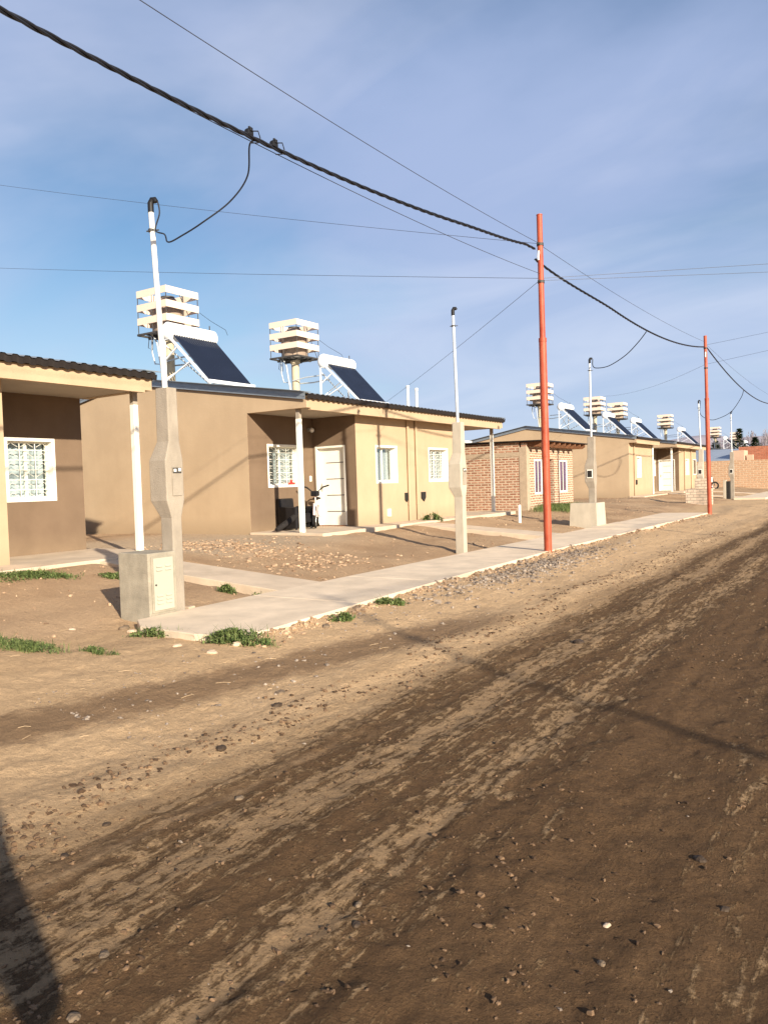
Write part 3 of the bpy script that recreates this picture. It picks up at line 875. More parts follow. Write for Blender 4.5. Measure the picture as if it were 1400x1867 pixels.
    e.add(vs, [(i * 4 + j, i * 4 + (j + 1) % 4, (i + 1) * 4 + (j + 1) % 4, (i + 1) * 4 + j) for i in range(n) for j in range(4)])
    e.build('eave_trim', MT['dark_sheet'], h, fix=False)
    # galvanised rake flashing both gable ends
    if rake:
        for (yy0, yy1) in ((Y0 - 0.07, Y0 - 0.012), (Y1 + 0.012, Y1 + 0.07)):
            f = MB()
            for (xa, xb) in ((XE + 0.02, XR), (XR, XKk - 0.05)):
                za, zb = roofz(xa), roofz(xb)
                f.prism([(xa, za + 0.035), (xb, zb + 0.035), (xb, zb - 0.13), (xa, za - 0.13)], 'y', yy0, yy0 + 0.012 if yy0 < Y0 else yy1)
                f.prism([(xa, za + 0.05), (xb, zb + 0.05), (xb, zb + 0.036), (xa, za + 0.036)], 'y', min(yy0, yy1 - 0.2), max(yy1, yy0 + 0.22))
                f.prism([(xa, za - 0.05), (xb, zb - 0.05), (xb, zb - 0.062), (xa, za - 0.062)], 'y', (yy0 - 0.012) if yy0 < Y0 else yy1, yy0 if yy0 < Y0 else yy1 + 0.012)
            f.build('rake_flashing', MT['galv'], h)
    # slab
    sl = MB()
    sl.box(XB if pl else XF, -10.12, Y0 - 0.05, Y1 + 0.05, 0.2, FZ - 0.002 if False else 0.47)
    sl.build('porch_slab', MT['slab'], h, bevel=0.012)
    # posts
    if posts:
        for flag, y in ((pl, Y0 + 0.1), (pr, Y1 - 0.16)):
            if not flag: continue
            p = MB(); p.box(XE - 0.40, XE - 0.30, y, y + 0.10, 0.471, 3.0)
            po = p.build('post', MT['trim'], h, bevel=0.006)
            p = MB(); p.box(XE - 0.395, XE - 0.305, y + 0.005, y + 0.095, 3.0, 3.226)
            p.build('post_cap', MT['conc'], po)
    return h

def door_panel(h, y, x0, x1, z1, grooves=4):
    f = MB()
    f.box(x0, x0 + 0.05, y - 0.012, y + 0.14, 0.471, z1); f.box(x1 - 0.05, x1, y - 0.012, y + 0.14, 0.471, z1)
    f.box(x0 + 0.05, x1 - 0.05, y - 0.012, y + 0.14, z1 - 0.05, z1)
    fo = f.build('door_frame', MT['trim'], h, bevel=0.004)
    d = MB(); d.box(x0 + 0.05, x1 - 0.05, y + 0.09, y + 0.13, 0.49, z1 - 0.05)
    do = d.build('door', MT['trim'], h)
    for i in range(grooves):
        z = 0.49 + (z1 - 0.54) * (i + 0.85) / (grooves + 0.75)
        g = MB(); g.box(x0 + 0.27, x1 - 0.055, y + 0.082, y + 0.0895, z - 0.009, z + 0.009)
        g.build('groove', MT['steel'], do)
    k = MB()
    k.box(x0 + 0.09, x0 + 0.13, y + 0.078, y + 0.0895, 1.35, 1.56)
    k.cyl((x0 + 0.11, y + 0.08, 1.48), (x0 + 0.11, y + 0.03, 1.48), 0.01, n=8)
    k.cyl((x0 + 0.11, y + 0.035, 1.48), (x0 + 0.22, y + 0.035, 1.48), 0.009, n=8)
    k.build('handle', MT['chrome'], do)
    t = MB(); t.box(x0, x1, y - 0.05, y - 0.013, 0.471, 0.495)
    t.build('threshold', MT['wood'], h)

def red_toy(w, bx, c, s):
    m_ = MB()
    bx(m_, c - s * 0.05, c - s * 0.12, 14.72, 14.92, 1.545, 1.61)
    m_.ball((c - 0.085, 14.80, 1.64), 0.035)
    m_.build('red_ornament', MT['redcloth'], w, bevel=0.01)
def red_inside(w, bx, c, s):
    m_ = MB()
    bx(m_, c - s * 0.5, c - s * 0.52, 19.3, 19.55, 1.6, 2.1)
    m_.build('red_cushion', MT['redcloth'], w, bevel=0.01)

# the leftmost house (its right-hand porch is what shows)
h0 = house('beige house cut by the left edge of the photo, brown porch wall with barred window', -1.1, 8.98, 2.33, 2.46, [], [(7.36, 8.22, 1.42, 2.44)], door_l=False, inset=0.17)
window(h0, 'x', XB, 7.36, 8.22, 1.42, 2.44, 1)
# the middle duplex
h1 = house('middle beige house with blank left wall and white door in its corner porch', 13.2, 23.5, 2.4, 2.4,
           [(16.50, 17.48, 1.55, 2.47), (19.24, 20.34, 1.55, 2.47)], [(13.88, 15.02, 1.53, 2.50)])
window(h1, 'x', XF, 16.50, 17.48, 1.55, 2.47, 1, bars=False)
window(h1, 'x', XF, 19.24, 20.34, 1.55, 2.47, 1, open_dark=True, extra=red_inside, cols=4, rows=6)
window(h1, 'x', XB, 13.88, 15.02, 1.53, 2.50, 1, extra=red_toy)
door_panel(h1, 15.6, XB + 0.08, XB + 1.02, 2.50)
p = MB()
for y in (18.02, 18.46):
    p.cyl((XF + 0.045, y, 0.47), (XF + 0.045, y, 3.22), 0.035, n=10)
    for z in (0.9, 2.0, 3.0): p.cyl((XF + 0.045, y, z), (XF + 0.045, y, z + 0.03), 0.043, n=10)
p.build('downpipe', MT['wall'], h1, smooth=True)
for y, z in ((19.17, 4.30), (19.66, 4.27)):
    p = MB(); p.cyl((-11.5, y, 3.6), (-11.5, y, z), 0.04, n=10); p.cyl((-11.5, y, z - 0.05), (-11.5, y, z + 0.02), 0.052, n=10)
    p.build('vent_pipe', MT['pvc'], h1, smooth=True)
for y in (18.06, 18.84):
    p = MB(); p.prism([(y - 0.12, 1.06), (y - 0.12, 1.24), (y + 0.12, 1.24), (y + 0.12, 1.08), (y + 0.02, 0.97)], 'x', XF + 0.001, XF + 0.03)
    if y < 18.5: p = MB(); p.prism([(y - 0.22, 1.04), (y - 0.22, 1.24), (y - 0.09, 1.24), (y - 0.09, 1.05), (y - 0.14, 0.98)], 'x', XF + 0.001, XF + 0.03)
    p.build('gas_valve_niche_shade', MT['dark'], h1)  # dark plate on the wall, shade of the gas opening painted in
p = MB(); p.box(XF + 0.001, XF + 0.05, 16.93, 17.07, 0.64, 0.84); p.build('socket_box', MT['trim'], h1, bevel=0.006)
p = MB(); p.box(-12.249, -12.235, 15.42, 15.5, 1.62, 1.76); p.build('light_switch', MT['trim'], h1, bevel=0.004)
p = MB()
p.cyl((-12.249, 15.42, 2.93), (-12.2, 15.42, 2.93), 0.05, n=16)
lf = p.build('lamp_base', MT['chrome'], h1, smooth=True)
p = MB(); p.ball((-12.13, 15.44, 2.92), 0.062, 16, 10); p.build('globe', MT['lamp'], lf, smooth=True)
p = MB(); p.cyl((-8.7, 20.5, 0.2), (-8.7, 20.5, 0.78), 0.045, n=10)
o = p.build('short_pipe_stub', MT['pvc'], smooth=True, origin=(-8.7, 20.5, 0.2)); 
o.location = (-8.7, 20.5, 0.2); tag(o, 'short upright pipe stub between the second service pole and the beige facade', 'pipe')

h2 = house('beige house with large blank gable behind the third concrete service pole', 40.0, 44.9, 0, 0,
           [(41.55, 42.4, 1.45, 2.5)])
window(h2, 'x', XF, 41.55, 42.4, 1.45, 2.5, 1, bars=False)
p = MB(); p.cyl((XF + 0.045, 40.9, 0.47), (XF + 0.045, 40.9, 3.22), 0.035, n=8); p.build('downpipe', MT['wall'], h2, smooth=True)
p = MB(); p.cyl((XF + 0.05, 44.7, 0.47), (XF + 0.05, 44.7, 3.22), 0.05, n=8); p.build('downpipe', MT['trim'], h2, smooth=True)
p = MB(); p.box(XF + 0.001, XF + 0.03, 41.2, 41.5, 1.05, 1.3); p.build('gas_valve_niche_shade', MT['dark'], h2)  # flat dark plate, the opening's shade is its colour
h3 = house('farthest beige house with corner porch, just left of the second red pole', 49.2, 59.3, 2.4, 2.4,
           [(53.6, 54.6, 1.5, 2.5), (56.0, 57.0, 1.5, 2.5)], [(49.9, 51.1, 1.5, 2.5)])
window(h3, 'x', XF, 53.6, 54.6, 1.5, 2.5, 1, bars=False)
window(h3, 'x', XF, 56.0, 57.0, 1.5, 2.5, 1, curtain=None)
window(h3, 'x', XB, 49.9, 51.1, 1.5, 2.5, 1, bars=False)
door_panel(h3, 51.6, XB + 0.08, XB + 1.1, 2.50)
p = MB()
for y in (53.1, 55.2):
    p = MB(); p.cyl((XF + 0.05, y, 0.47), (XF + 0.05, y, 3.22), 0.04, n=8); p.build('downpipe', MT['wall'], h3, smooth=True)
pass
h4 = house('beige house roof just showing far beyond the red brick wall', 92.0, 115.0, 0, 0, [], XKk=-19, posts=False)

# ------------------------------------------------------------------ brick house in the gap
KX, KY0, KY1 = -10.3, 25.0, 29.7
k = thing('brick_house', (KX, KY0, 0), 'small unplastered brick house with purple curtains behind the first red pole', 'house')
w = MB()
w.panel('y', KY0, KY0 + 0.2, -16.5, KX - 0.28, 0.0, 2.30)
w.box(-16.5, KX - 0.28, KY0 + 0.002, KY0 + 0.2, 2.46, 2.80)
kh = [(25.72, 26.38, 1.0, 2.17), (27.02, 27.62, 0.3, 2.22), (28.22, 29.0, 1.0, 2.17)]
w.panel('x', KX - 0.2, KX, KY0 + 0.002, KY1, 0.0, 2.78, kh)
w.box(-16.5, KX - 0.2, KY1 - 0.2, KY1, 0.0, 2.78)
w.box(-16.5, -16.3, KY0 + 0.2, KY1 - 0.2, 0.0, 2.78)
w.build('wall', MT['brick'], k)
w = MB()
w.box(KX - 0.28, KX + 0.012, KY0 - 0.012, KY0 + 0.24, 0.0, 2.62)
w.build('corner_column', MT['ringbeam'], k, bevel=0.01)
w = MB(); w.box(-16.5, KX - 0.281, KY0 - 0.008, KY0 + 0.19, 2.30, 2.46); w.build('ring_beam', MT['ringbeam'], k, bevel=0.006)
w = MB(); w.prism([(-16.6, 2.90), (KX + 0.62, 2.80), (KX + 0.62, 2.835), (-16.6, 2.935)], 'y', KY0 - 0.15, KY1 + 0.35); w.build('roof', MT['dark_sheet'], k)
for i in range(9):
    y = KY0 + 0.12 + i * 0.55
    w = MB(); w.prism([(-13, 2.70), (KX + 0.45, 2.62), (KX + 0.56, 2.70), (KX + 0.56, 2.798), (-13, 2.83)], 'y', y, y + 0.07); w.build('rafter', MT['wood'], k)
for (a, b, c, d) in (kh[0], kh[2]):
    window(k, 'x', KX, a, b, c, d, 1, bars=False, curtain='pcurtain', cx=0.004, cdist=0.042, t=0.03, sd_=0.014)
w = MB(); w.box(KX - 0.9, KX - 0.88, 26.9, 27.8, 0.3, 2.3); w.box(KX - 0.1, KX - 0.07, 27.04, 27.3, 0.32, 2.2); w.build('door', MT['dark'], k)  # dark leaf, and a dark sheet painting the shade inside the open doorway
w = MB(); w.sweep([(KX + 0.03, 28.0, 2.62), (KX + 0.03, 28.02, 1.4), (KX + 0.05, 27.98, 0.45)], 0.012, 6); w.build('hanging_cable', MT['cable'], k)
w = MB(); w.cyl((-13.2, 24.97, 2.46), (-13.2, 24.9, 2.46), 0.05, n=10); w.build('drain_outlet', MT['black'], k)
w = MB(); w.box(-14.5, -13.85, 27.5, 28.0, 2.9, 3.12); w.cyl((-14.3, 27.9, 3.15), (-14.3, 27.9, 3.3), 0.05, n=8); w.ball((-14.3, 27.9, 3.36), 0.08); w.build('roof_cooler', MT['trim'], k, bevel=0.03)

# ------------------------------------------------------------------ water towers
def tower(loc, label):
    x, y, z = loc
    t = thing('water_tower', loc, label, 'water tower', 'rooftop water tanks in white slatted frames')
    m_ = MB(); m_.cyl((x, y, 3.5), (x, y, 5.68), 0.13, n=12)
    m_.cyl((x, y, 5.60), (x, y, 5.72), 0.17, n=12)
    m_.build('column', MT['column'], t, smooth=True)
    a = 0.58
    m_ = MB()
    for s in (-1, 1):
        m_.bar((x - a, y + s * a, 5.75), (x + a, y + s * a, 5.75), 0.05, 0.05)
        m_.bar((x + s * a, y - a, 5.75), (x + s * a, y + a, 5.75), 0.05, 0.05)
        m_.bar((x - a, y + s * 0.2, 5.72), (x + a, y + s * 0.2, 5.72), 0.06, 0.08)
        m_.bar((x + s * 0.2, y - a, 5.73), (x + s * 0.2, y + a, 5.73), 0.06, 0.06)
    m_.cyl((x, y, 5.74), (x, y, 5.79), 0.46, n=20)
    m_.build('platform', MT['steel'], t)
    m_ = MB()
    for sx in (-1, 1):
        for sy in (-1, 1):
            m_.cyl((x + sx * (a - 0.02), y + sy * (a - 0.02), 5.75), (x + sx * (a - 0.02), y + sy * (a - 0.02), 6.93), 0.012, n=6)
        m_.cyl((x + sx * (a - 0.02), y, 5.75), (x + sx * (a - 0.02), y, 6.93), 0.010, n=6)
        m_.cyl((x, y + sx * (a - 0.02), 5.75), (x, y + sx * (a - 0.02), 6.93), 0.010, n=6)
    m_.sweep([(x + a - 0.03, y - 0.1, 6.8), (x + a - 0.03, y + 0.5, 5.78)], 0.01, 6)
    m_.build('slat_support', MT['steel'], t)
    for zc in (6.105, 6.47, 6.84):
        m_ = MB(); hh = 0.093; th = 0.012
        for s in (-1, 1):
            m_.box(x - a, x + a, y + s * a - (th if s > 0 else 0), y + s * a + (0 if s > 0 else th), zc - hh, zc + hh)
            m_.box(x + s * a - (th if s > 0 else 0), x + s * a + (0 if s > 0 else th), y - a + th, y + a - th, zc - hh, zc + hh)
        m_.build('slat', MT['slat'], t)
    m_ = MB()
    m_.sweep([(x, y, 5.791), (x, y, 5.84), (x, y, 6.05), (x, y, 6.07), (x, y, 6.28), (x, y, 6.30), (x, y, 6.52), (x, y, 6.62), (x, y, 6.70), (x, y, 6.74)], [0.40, 0.42, 0.42, 0.43, 0.43, 0.42, 0.42, 0.38, 0.24, 0.22], 28)
    tk = m_.build('tank', MT['tank'], t, smooth=True)
    m_ = MB(); m_.sweep([(x, y, 6.741), (x, y, 6.80), (x, y, 6.82)], [0.2, 0.19, 0.1], 20); m_.build('lid', MT['steel'], tk, smooth=True)
    m_ = MB()
    m_.sweep([(x - 0.35, y - 0.3, 5.78), (x - 0.36, y - 0.3, 5.3), (x - 0.28, y - 0.28, 4.98), (x - 0.1, y - 0.18, 4.96), (x + 0.02, y - 0.16, 3.9)], 0.022, 8)
    m_.sweep([(x - 0.25, y - 0.34, 5.76), (x - 0.1, y - 0.34, 5.5), (x + 0.05, y - 0.22, 4.0)], 0.026, 8)
    m_.sweep([(x, y - 0.15, 5.02), (x + 0.5, y - 0.12, 5.08), (x + 1.25, y - 0.05, 5.1)], 0.022, 8)
    m_.sweep([(x + 0.02, y + 0.15, 4.95), (x + 0.6, y + 0.16, 4.93), (x + 1.25, y + 0.2, 4.98)], 0.022, 8)
    m_.build('pipe', MT['galvpipe'], t, smooth=True)
    m_ = MB()
    m_.sweep([(x + a, y + a, 6.4), (x + 0.85, y + 0.75, 6.15), (x + 1.3, y + 0.85, 5.86), (x + 1.4, y + 0.82, 5.7)], 0.006, 6)
    m_.sweep([(x - 0.3, y - 0.42, 5.76), (x - 0.32, y - 0.46, 5.4), (x - 0.2, y - 0.42, 5.32), (x - 0.18, y - 0.4, 5.7)], 0.01, 6)
    m_.build('hose', MT['cable'], t)
    return t
TZ = 4.405
tl = ['slatted water tower at far left, partly hidden behind the tall white service pipe',
      'slatted water tower second from left, on a cream column over the middle house',
      'slatted water tower crossed by the first red pole',
      'slatted water tower crossed by the thin pipe of the third service pole',
      'slatted water tower just right of the one crossed by a thin service pipe',
      'slatted water tower above the farthest beige house, left of the second red pole',
      'slatted water tower half hidden behind the second red pole',
      'smallest and farthest slatted water tower, beside the dark conifer']
tY = [14.7, 20.1, 42.0, 52.0, 57.4, 72.4, 97.0, 112.0]
t0 = tower((XR, tY[0], TZ), tl[0])
for y, l in zip(tY[1:], tl[1:]): copy_thing(t0, (XR, y, TZ), l)

# ------------------------------------------------------------------ solar water heaters
def heater(loc, label):
    x, y, z = loc            # x,y under the storage cylinder, z = roof level there
    t = thing('solar_water_heater', loc, label, 'solar heater', 'solar water heaters with black vacuum tubes')
    L = 0.80; zc = 5.5; r = 0.225
    m_ = MB()
    m_.sweep([(x, y - L - 0.03, zc), (x, y - L, zc), (x, y - L + 0.04, zc), (x, y + L - 0.04, zc), (x, y + L, zc), (x, y + L + 0.03, zc)], [0.12, 0.19, r, r, 0.19, 0.12], 28)
    m_.build('storage_tank', MT['htank'], t, smooth=True)
    m_ = MB()
    xb = x + 1.42; zb = roofz(xb) + 0.13
    n = 18
    for i in range(n):
        yy = y - 0.70 + 1.40 * i / (n - 1)
        m_.cyl((x + 0.16, yy, zc - 0.10), (xb, yy, zb), 0.029, n=8)
    m_.build('vacuum_tubes', MT['tube'], t, smooth=True)
    m_ = MB()
    m_.bar((xb + 0.0, y - 0.8, zb), (xb + 0.0, y + 0.8, zb), 0.08, 0.08)
    m_.build('tube_rail', MT['frame'], t)
    m_ = MB()
    for s in (-1, 1):
        yy = y + s * 0.76
        m_.bar((x - 0.12, yy, roofz(x - 0.12)), (x - 0.12, yy, zc - 0.14), 0.045)
        m_.bar((x + 0.08, yy, zc - 0.17), (xb + 0.02, yy, zb - 0.06), 0.05, 0.05)
        m_.bar((x - 0.12, yy, zc - 0.20), (x + 0.16, yy, zc - 0.18), 0.045)
        m_.bar((x - 0.12, yy, zc - 0.72), (x + 0.36, yy, zc - 0.42), 0.035)
        m_.bar((x - 0.12, yy, roofz(x) + 0.06), (x + 0.78, yy, zc - 0.84), 0.03)
    m_.bar((x - 0.12, y - 0.8, roofz(x) + 0.1), (x - 0.12, y + 0.8, zc - 0.3), 0.025)
    m_.bar((x - 0.12, y + 0.8, roofz(x) + 0.1), (x - 0.12, y - 0.8, zc - 0.3), 0.025)
    m_.build('frame', MT['frame'], t)
    m_ = MB()
    m_.bar((x + 0.9, y + 0.8, roofz(x + 0.9)), (x + 0.9, y + 0.8, zc - 0.95), 0.04)
    m_.cyl((x, y + L - 0.1, zc + r), (x, y + L - 0.1, zc + r + 0.12), 0.015, n=6)
    m_.build('strut', MT['steel'], t)
    return t
HX = -15.0
hl = ['largest solar water heater, behind the tall white service pipe at left',
      'solar water heater over the middle house, right of the cream tower column',
      'solar water heater just right of the first red pole',
      'solar water heater just right of the third service pole',
      'solar water heater on the far roof, right of a pair of close water towers',
      'solar water heater above the farthest beige house near the second red pole',
      'small solar water heater between the second red pole and the last service pole',
      'smallest solar water heater, in front of the dark conifer above red bricks']
hY = [14.15, 20.55, 42.3, 50.4, 57.1, 72.1, 95.5, 110.5]
hz_ = roofz(HX)
q0 = heater((HX, hY[0], hz_), hl[0])
for y, l in zip(hY[1:], hl[1:]): copy_thing(q0, (HX, y, hz_), l)

# ------------------------------------------------------------------ service poles
def service_pole(x, y, label, matk='conc', lean=(0, 0), meter='right', flip=False, box=False, top=4.78, pipe='pvc', ybig=True):
    t = thing('service_pole', (x, y, 0), label, 'service pole', 'precast concrete service poles with rising pipes')
    b0 = 0.10
    prof = [(b0, 0, .185, 0, .14), (1.20, 0, .185, 0, .14), (1.39, 0, .27, -.06, .19), (1.83, 0, .27, -.06, .19), (2.04, 0, .20, 0, .15), (2.63, 0, .19, .0, .14)]
    m_ = MB(); vs = []
    for (z, xa, xb, ya, yb) in prof:
        if flip: ya, yb = .14 - yb, .14 - ya
        vs += [(x - xb, y + ya, z), (x - xa, y + ya, z), (x - xa, y + yb, z), (x - xb, y + yb, z)]
    fs = [(0, 3, 2, 1), tuple(range(len(vs) - 4, len(vs)))]
    for i in range(len(prof) - 1):
        for k_ in range(4):
            a = i * 4 + k_; b = i * 4 + (k_ + 1) % 4
            fs.append((a, b, b + 4, a + 4))
    m_.add(vs, fs)
    m_.build('pillar', MT[matk], t, bevel=0.012)
    if meter == 'right':
        m_ = MB(); m_.box(x + 0.002, x + 0.012, y + 0.02, y + 0.15, 1.44, 1.76)
        mo = m_.build('meter_cover', MT['conc'], t, bevel=0.004)
        m_ = MB(); m_.box(x + 0.013, x + 0.018, y + 0.025, y + 0.145, 1.69, 1.75); m_.build('sight_glass', MT['steel'], mo)
        m_ = MB(); m_.box(x + 0.0185, x + 0.022, y + 0.035, y + 0.07, 1.705, 1.735); m_.box(x + 0.0185, x + 0.022, y + 0.10, y + 0.135, 1.71, 1.745); m_.build('breaker', MT['trim'], mo)
    else:
        yy = y - 0.062 if not flip else y + (.14 - .19) - 0.002
        m_ = MB(); m_.box(x - 0.2, x - 0.04, yy - 0.012, yy, 1.48, 1.72)
        mo = m_.build('meter_cover', MT['trim'], t, bevel=0.004)
        m_ = MB(); m_.box(x - 0.18, x - 0.06, yy - 0.018, yy - 0.0125, 1.51, 1.69); m_.build('sight_glass', MT['dark'], mo)
    px, py = x - 0.10, y + 0.07
    tx, ty = px + lean[0], py + lean[1]
    m_ = MB(); m_.sweep([(px, py, 2.5), ((px + tx) / 2, (py + ty) / 2, (2.5 + top - 0.1) / 2), (tx, ty, top - 0.1)], 0.030, 12)
    m_.build('conduit', MT[pipe], t, smooth=True)
    m_ = MB()
    m_.sweep([(tx, ty, top - 0.13), (tx, ty, top - 0.03), (tx + 0.02, ty + 0.01, top + 0.01), (tx + 0.045, ty + 0.018, top + 0.01), (tx + 0.06, ty + 0.025, top - 0.02)], [0.033, 0.034, 0.032, 0.028, 0.027], 12)
    m_.build('weatherhead', MT['black'], t, smooth=True)
    m_ = MB(); m_.cyl((tx, ty, top - 0.34), (tx, ty, top - 0.31), 0.038, n=12); m_.bar((tx - 0.06, ty - 0.02, top - 0.325), (tx + 0.08, ty + 0.03, top - 0.325), 0.012); m_.build('clamp', MT['steel'], t)
    return t, (tx, ty, top)
s1, top1 = service_pole(-6.53, 5.79, 'nearest grey concrete service pole with white pipe rising behind the gas cabinet', lean=(-0.07, -0.04), top=4.68)
s2, top2 = service_pole(-6.68, 13.05, 'pale concrete service pole left of the first red pole, standing alone on the pavement edge', 'conc_light', lean=(-0.03, -0.02), flip=False, pipe='galvpipe')
s3, top3 = service_pole(-6.66, 21.0, 'grey service pole rising from a concrete box between the two red poles', meter='left', flip=True, pipe='galvpipe')
s4, top4 = service_pole(-6.7, 36.6, 'brick-based service pole standing just left of the second red pole', 'conc_light', meter='left', pipe='galvpipe', lean=(-0.06, -0.04))
s5, top5 = service_pole(-6.66, 44.8, 'farthest service pole, grey, beside a dark open meter niche', lean=(-0.02, 0), flip=True, pipe='galvpipe', meter='none_left')
m_ = MB(); m_.box(-7.35, -6.4, 36.0, 37.15, 0.05, 0.85); m_.box(-7.0, -6.5, 36.25, 36.9, 0.85, 1.3); m_.build('brick_base', MT['brick_pale'], s4, bevel=0.01)
m_ = MB(); m_.box(-7.02, -6.85, 44.55, 44.85, 0.1, 1.07); m_.build('open_niche_shade', MT['dark'], s5)  # solid dark block, niche shade given by its colour
m_ = MB(); m_.box(-7.16, -7.021, 44.5, 44.9, 0.1, 1.12); m_.build('side_slab', MT['conc_light'], s5, bevel=0.01)

# concrete gas cabinets
g = thing('gas_cabinet', (-6.9, 5.4, 0.1), 'grey concrete gas cabinet with pale louvred metal door at the nearest service pole', 'gas cabinet', 'concrete cabinets at the service poles')
m_ = MB()
x0, x1, y0, y1, z0, z1 = -6.97, -6.49, 5.40, 5.785, 0.05, 0.84
m_.box(x0, x1, y0, y1, z0, z1)
m_.build('body', MT['cab'], g, bevel=0.01)
m_ = MB(); m_.box(x1 + 0.001, x1 + 0.012, y0 + 0.035, y1 - 0.045, 0.20, 0.80); m_.build('door_frame', MT['cab'], g, bevel=0.003)
m_ = MB(); m_.box(x1 + 0.0125, x1 + 0.024, y0 + 0.055, y1 - 0.065, 0.225, 0.785)
dr = m_.build('door', MT['cabdoor'], g, bevel=0.003)
for zz in (0.66, 0.70, 0.345, 0.385, 0.305):
    for (ya, yb) in ((y0 + 0.085, y0 + 0.165), (y0 + 0.205, y0 + 0.285)):
        m_ = MB(); m_.prism([(x1 + 0.0245, zz), (x1 + 0.038, zz - 0.012), (x1 + 0.0245, zz + 0.012)], 'y', ya, yb)
        m_.build('louvre', MT['cabdoor'], dr)
m_ = MB(); m_.cyl((x1 + 0.024, y0 + 0.075, 0.50), (x1 + 0.034, y0 + 0.075, 0.50), 0.010, n=10); m_.build('lock', MT['steel'], dr)
m_ = MB(); m_.box(-6.60, -6.52, 5.97, 6.07, 0.12, 0.19); o = m_.build('brick_piece', MT['stone_pale'], bevel=0.01); tag(o, 'pale brick end lying at the foot of the nearest service pole', 'brick')
g3 = thing('gas_cabinet', (-6.9, 21.2, 0.1), 'plain pale concrete box at the foot of the third service pole, without a door', 'gas cabinet', 'concrete cabinets at the service poles')
m_ = MB()
vs = []
for z, e in ((0.05, 0.0), (0.80, 0.03)):
    vs += [(-7.28 + e, 20.62 + e, z), (-6.50 - e, 20.62 + e, z), (-6.50 - e, 20.99, z), (-7.28 + e, 20.99, z)]
m_.add(vs, [(0, 3, 2, 1), (4, 5, 6, 7), (0, 1, 5, 4), (1, 2, 6, 5), (2, 3, 7, 6), (3, 0, 4, 7)])
vs = []
for z, e in ((0.05, 0.0), (0.80, 0.03)):
    vs += [(-6.655, 20.991, z), (-6.50 - e, 20.991, z), (-6.50 - e, 21.45 - e, z), (-6.655, 21.45 - e, z)]
m_.add(vs, [(0, 3, 2, 1), (4, 5, 6, 7), (0, 1, 5, 4), (1, 2, 6, 5), (2, 3, 7, 6), (3, 0, 4, 7)])
m_.build('body', MT['conc_light'], g3)

# ------------------------------------------------------------------ red poles
def red_pole(x, y, label, lean=(0, 0), h=6.15, base=0.0, k=1.0):
    t = thing('utility_pole', (x, y, base), label, 'utility pole', 'red steel utility poles')
    def at(z): return (x + lean[0] * z / h, y + lean[1] * z / h, base + z)
    m_ = MB()
    m_.sweep([at(-0.3), at(1.9), at(4.0), at(4.05), at(h)], [q * k for q in (0.072, 0.070, 0.068, 0.053, 0.051)], 20)
    m_.build('shaft', MT['red'], t, smooth=True)
    m_ = MB(); m_.sweep([at(1.9), at(1.93)], 0.074 * k, 20); m_.sweep([at(3.99), at(4.06)], 0.072 * k, 20); m_.sweep([at(h), at(h + 0.012)], 0.055 * k, 20)
    m_.build('joint_ring', MT['red'], t, smooth=True)
    for z in (5.05, 5.72):
        m_ = MB(); m_.sweep([at(z), at(z + 0.05)], 0.062, 16)
        for s in (-1, 1):
            c = at(z + 0.025); m_.bar((c[0], c[1] + s * 0.05, c[2]), (c[0], c[1] + s * 0.12, c[2]), 0.03, 0.03)
        m_.build('clamp_band', MT['steel'], t)
    m_ = MB(); c = at(5.45)
    m_.sweep([(c[0], c[1] - 0.07, c[2] + 0.12), (c[0] + 0.02, c[1] - 0.13, c[2] + 0.14), (c[0] + 0.02, c[1] - 0.16, c[2] + 0.04), (c[0] + 0.02, c[1] - 0.15, c[2] - 0.02)], 0.018, 8)
    m_.build('insulator', MT['trim'], t, smooth=True)
    return t
red_pole(-5.15, 13.42, 'nearer red steel pole rising from the pavement edge', lean=(-0.02, 0.0), h=6.27)
red_pole(-4.92, 27.9, 'farther red steel pole at the end of the pavement', lean=(-0.06, 0.0))
red_pole(-5.05, -0.6, 'red steel pole behind the viewer carrying the near end of the cable', h=6.0)
for i, y in enumerate((-0.85, 13.1, 27.3)):
    red_pole(8.8, y, ['red steel pole across the street whose thin shadow crosses the road', 'second red steel pole across the street, outside the frame', 'third red steel pole across the street, outside the frame'][i], h=(6.1, 6.1, 7.5)[i], k=0.55)

# ------------------------------------------------------------------ cables
def helix_cable(name, pts, label, r=0.0115, off=0.0125, pitch=0.62, n=6, parts=3):
    m_ = MB()
    P = [Vector(p) for p in pts]
    for s in range(parts):
        path = []
        L = 0
        for i, p in enumerate(P):
            if i: L += (p - P[i - 1]).length
            a = 2 * PI * (L / pitch + s / parts)
            t = (P[min(i + 1, len(P) - 1)] - P[max(0, i - 1)]).normalized()
            u = Vector((0, 0, 1)).cross(t).normalized(); w_ = t.cross(u)
            path.append(p + (u * math.cos(a) + w_ * math.sin(a)) * off)
        m_.sweep(path, r, n)
    o = m_.build(name, MT['cable'], fix=False, smooth=False)
    return tag(o, label, 'cable')
def span(a, b, low, ymin=None, n=200, x=None):
    """parabola through a and b in the vertical plane with given sag at mid"""
    a, b = Vector(a), Vector(b)
    out = []
    for i in range(n + 1):
        t = i / n
        p = a.lerp(b, t)
        p.z -= 4 * low * t * (1 - t)
        out.append(p)
    return out
c1 = []
for i in range(340):
    y = -0.6 + (13.36 + 0.6) * i / 339
    c1.append((-5.08 - 0.17 * sstep(10.0, 13.36, y), y, 4.85 + 0.0098 * (y - 3.9) ** 2 - 0.06 * max(0, (y - 12.9)) * 2))
helix_cable('power_cable', c1, 'thick twisted black cable sweeping down from the top left corner to the nearer red pole')
c2 = []
for i in range(260):
    y = 13.38 + (27.88 - 13.38) * i / 259
    c2.append((-5.25 + 0.22 * sstep(13.4, 17.5, y), y, 5.21 + 0.0079 * (y - 19.3) ** 2))
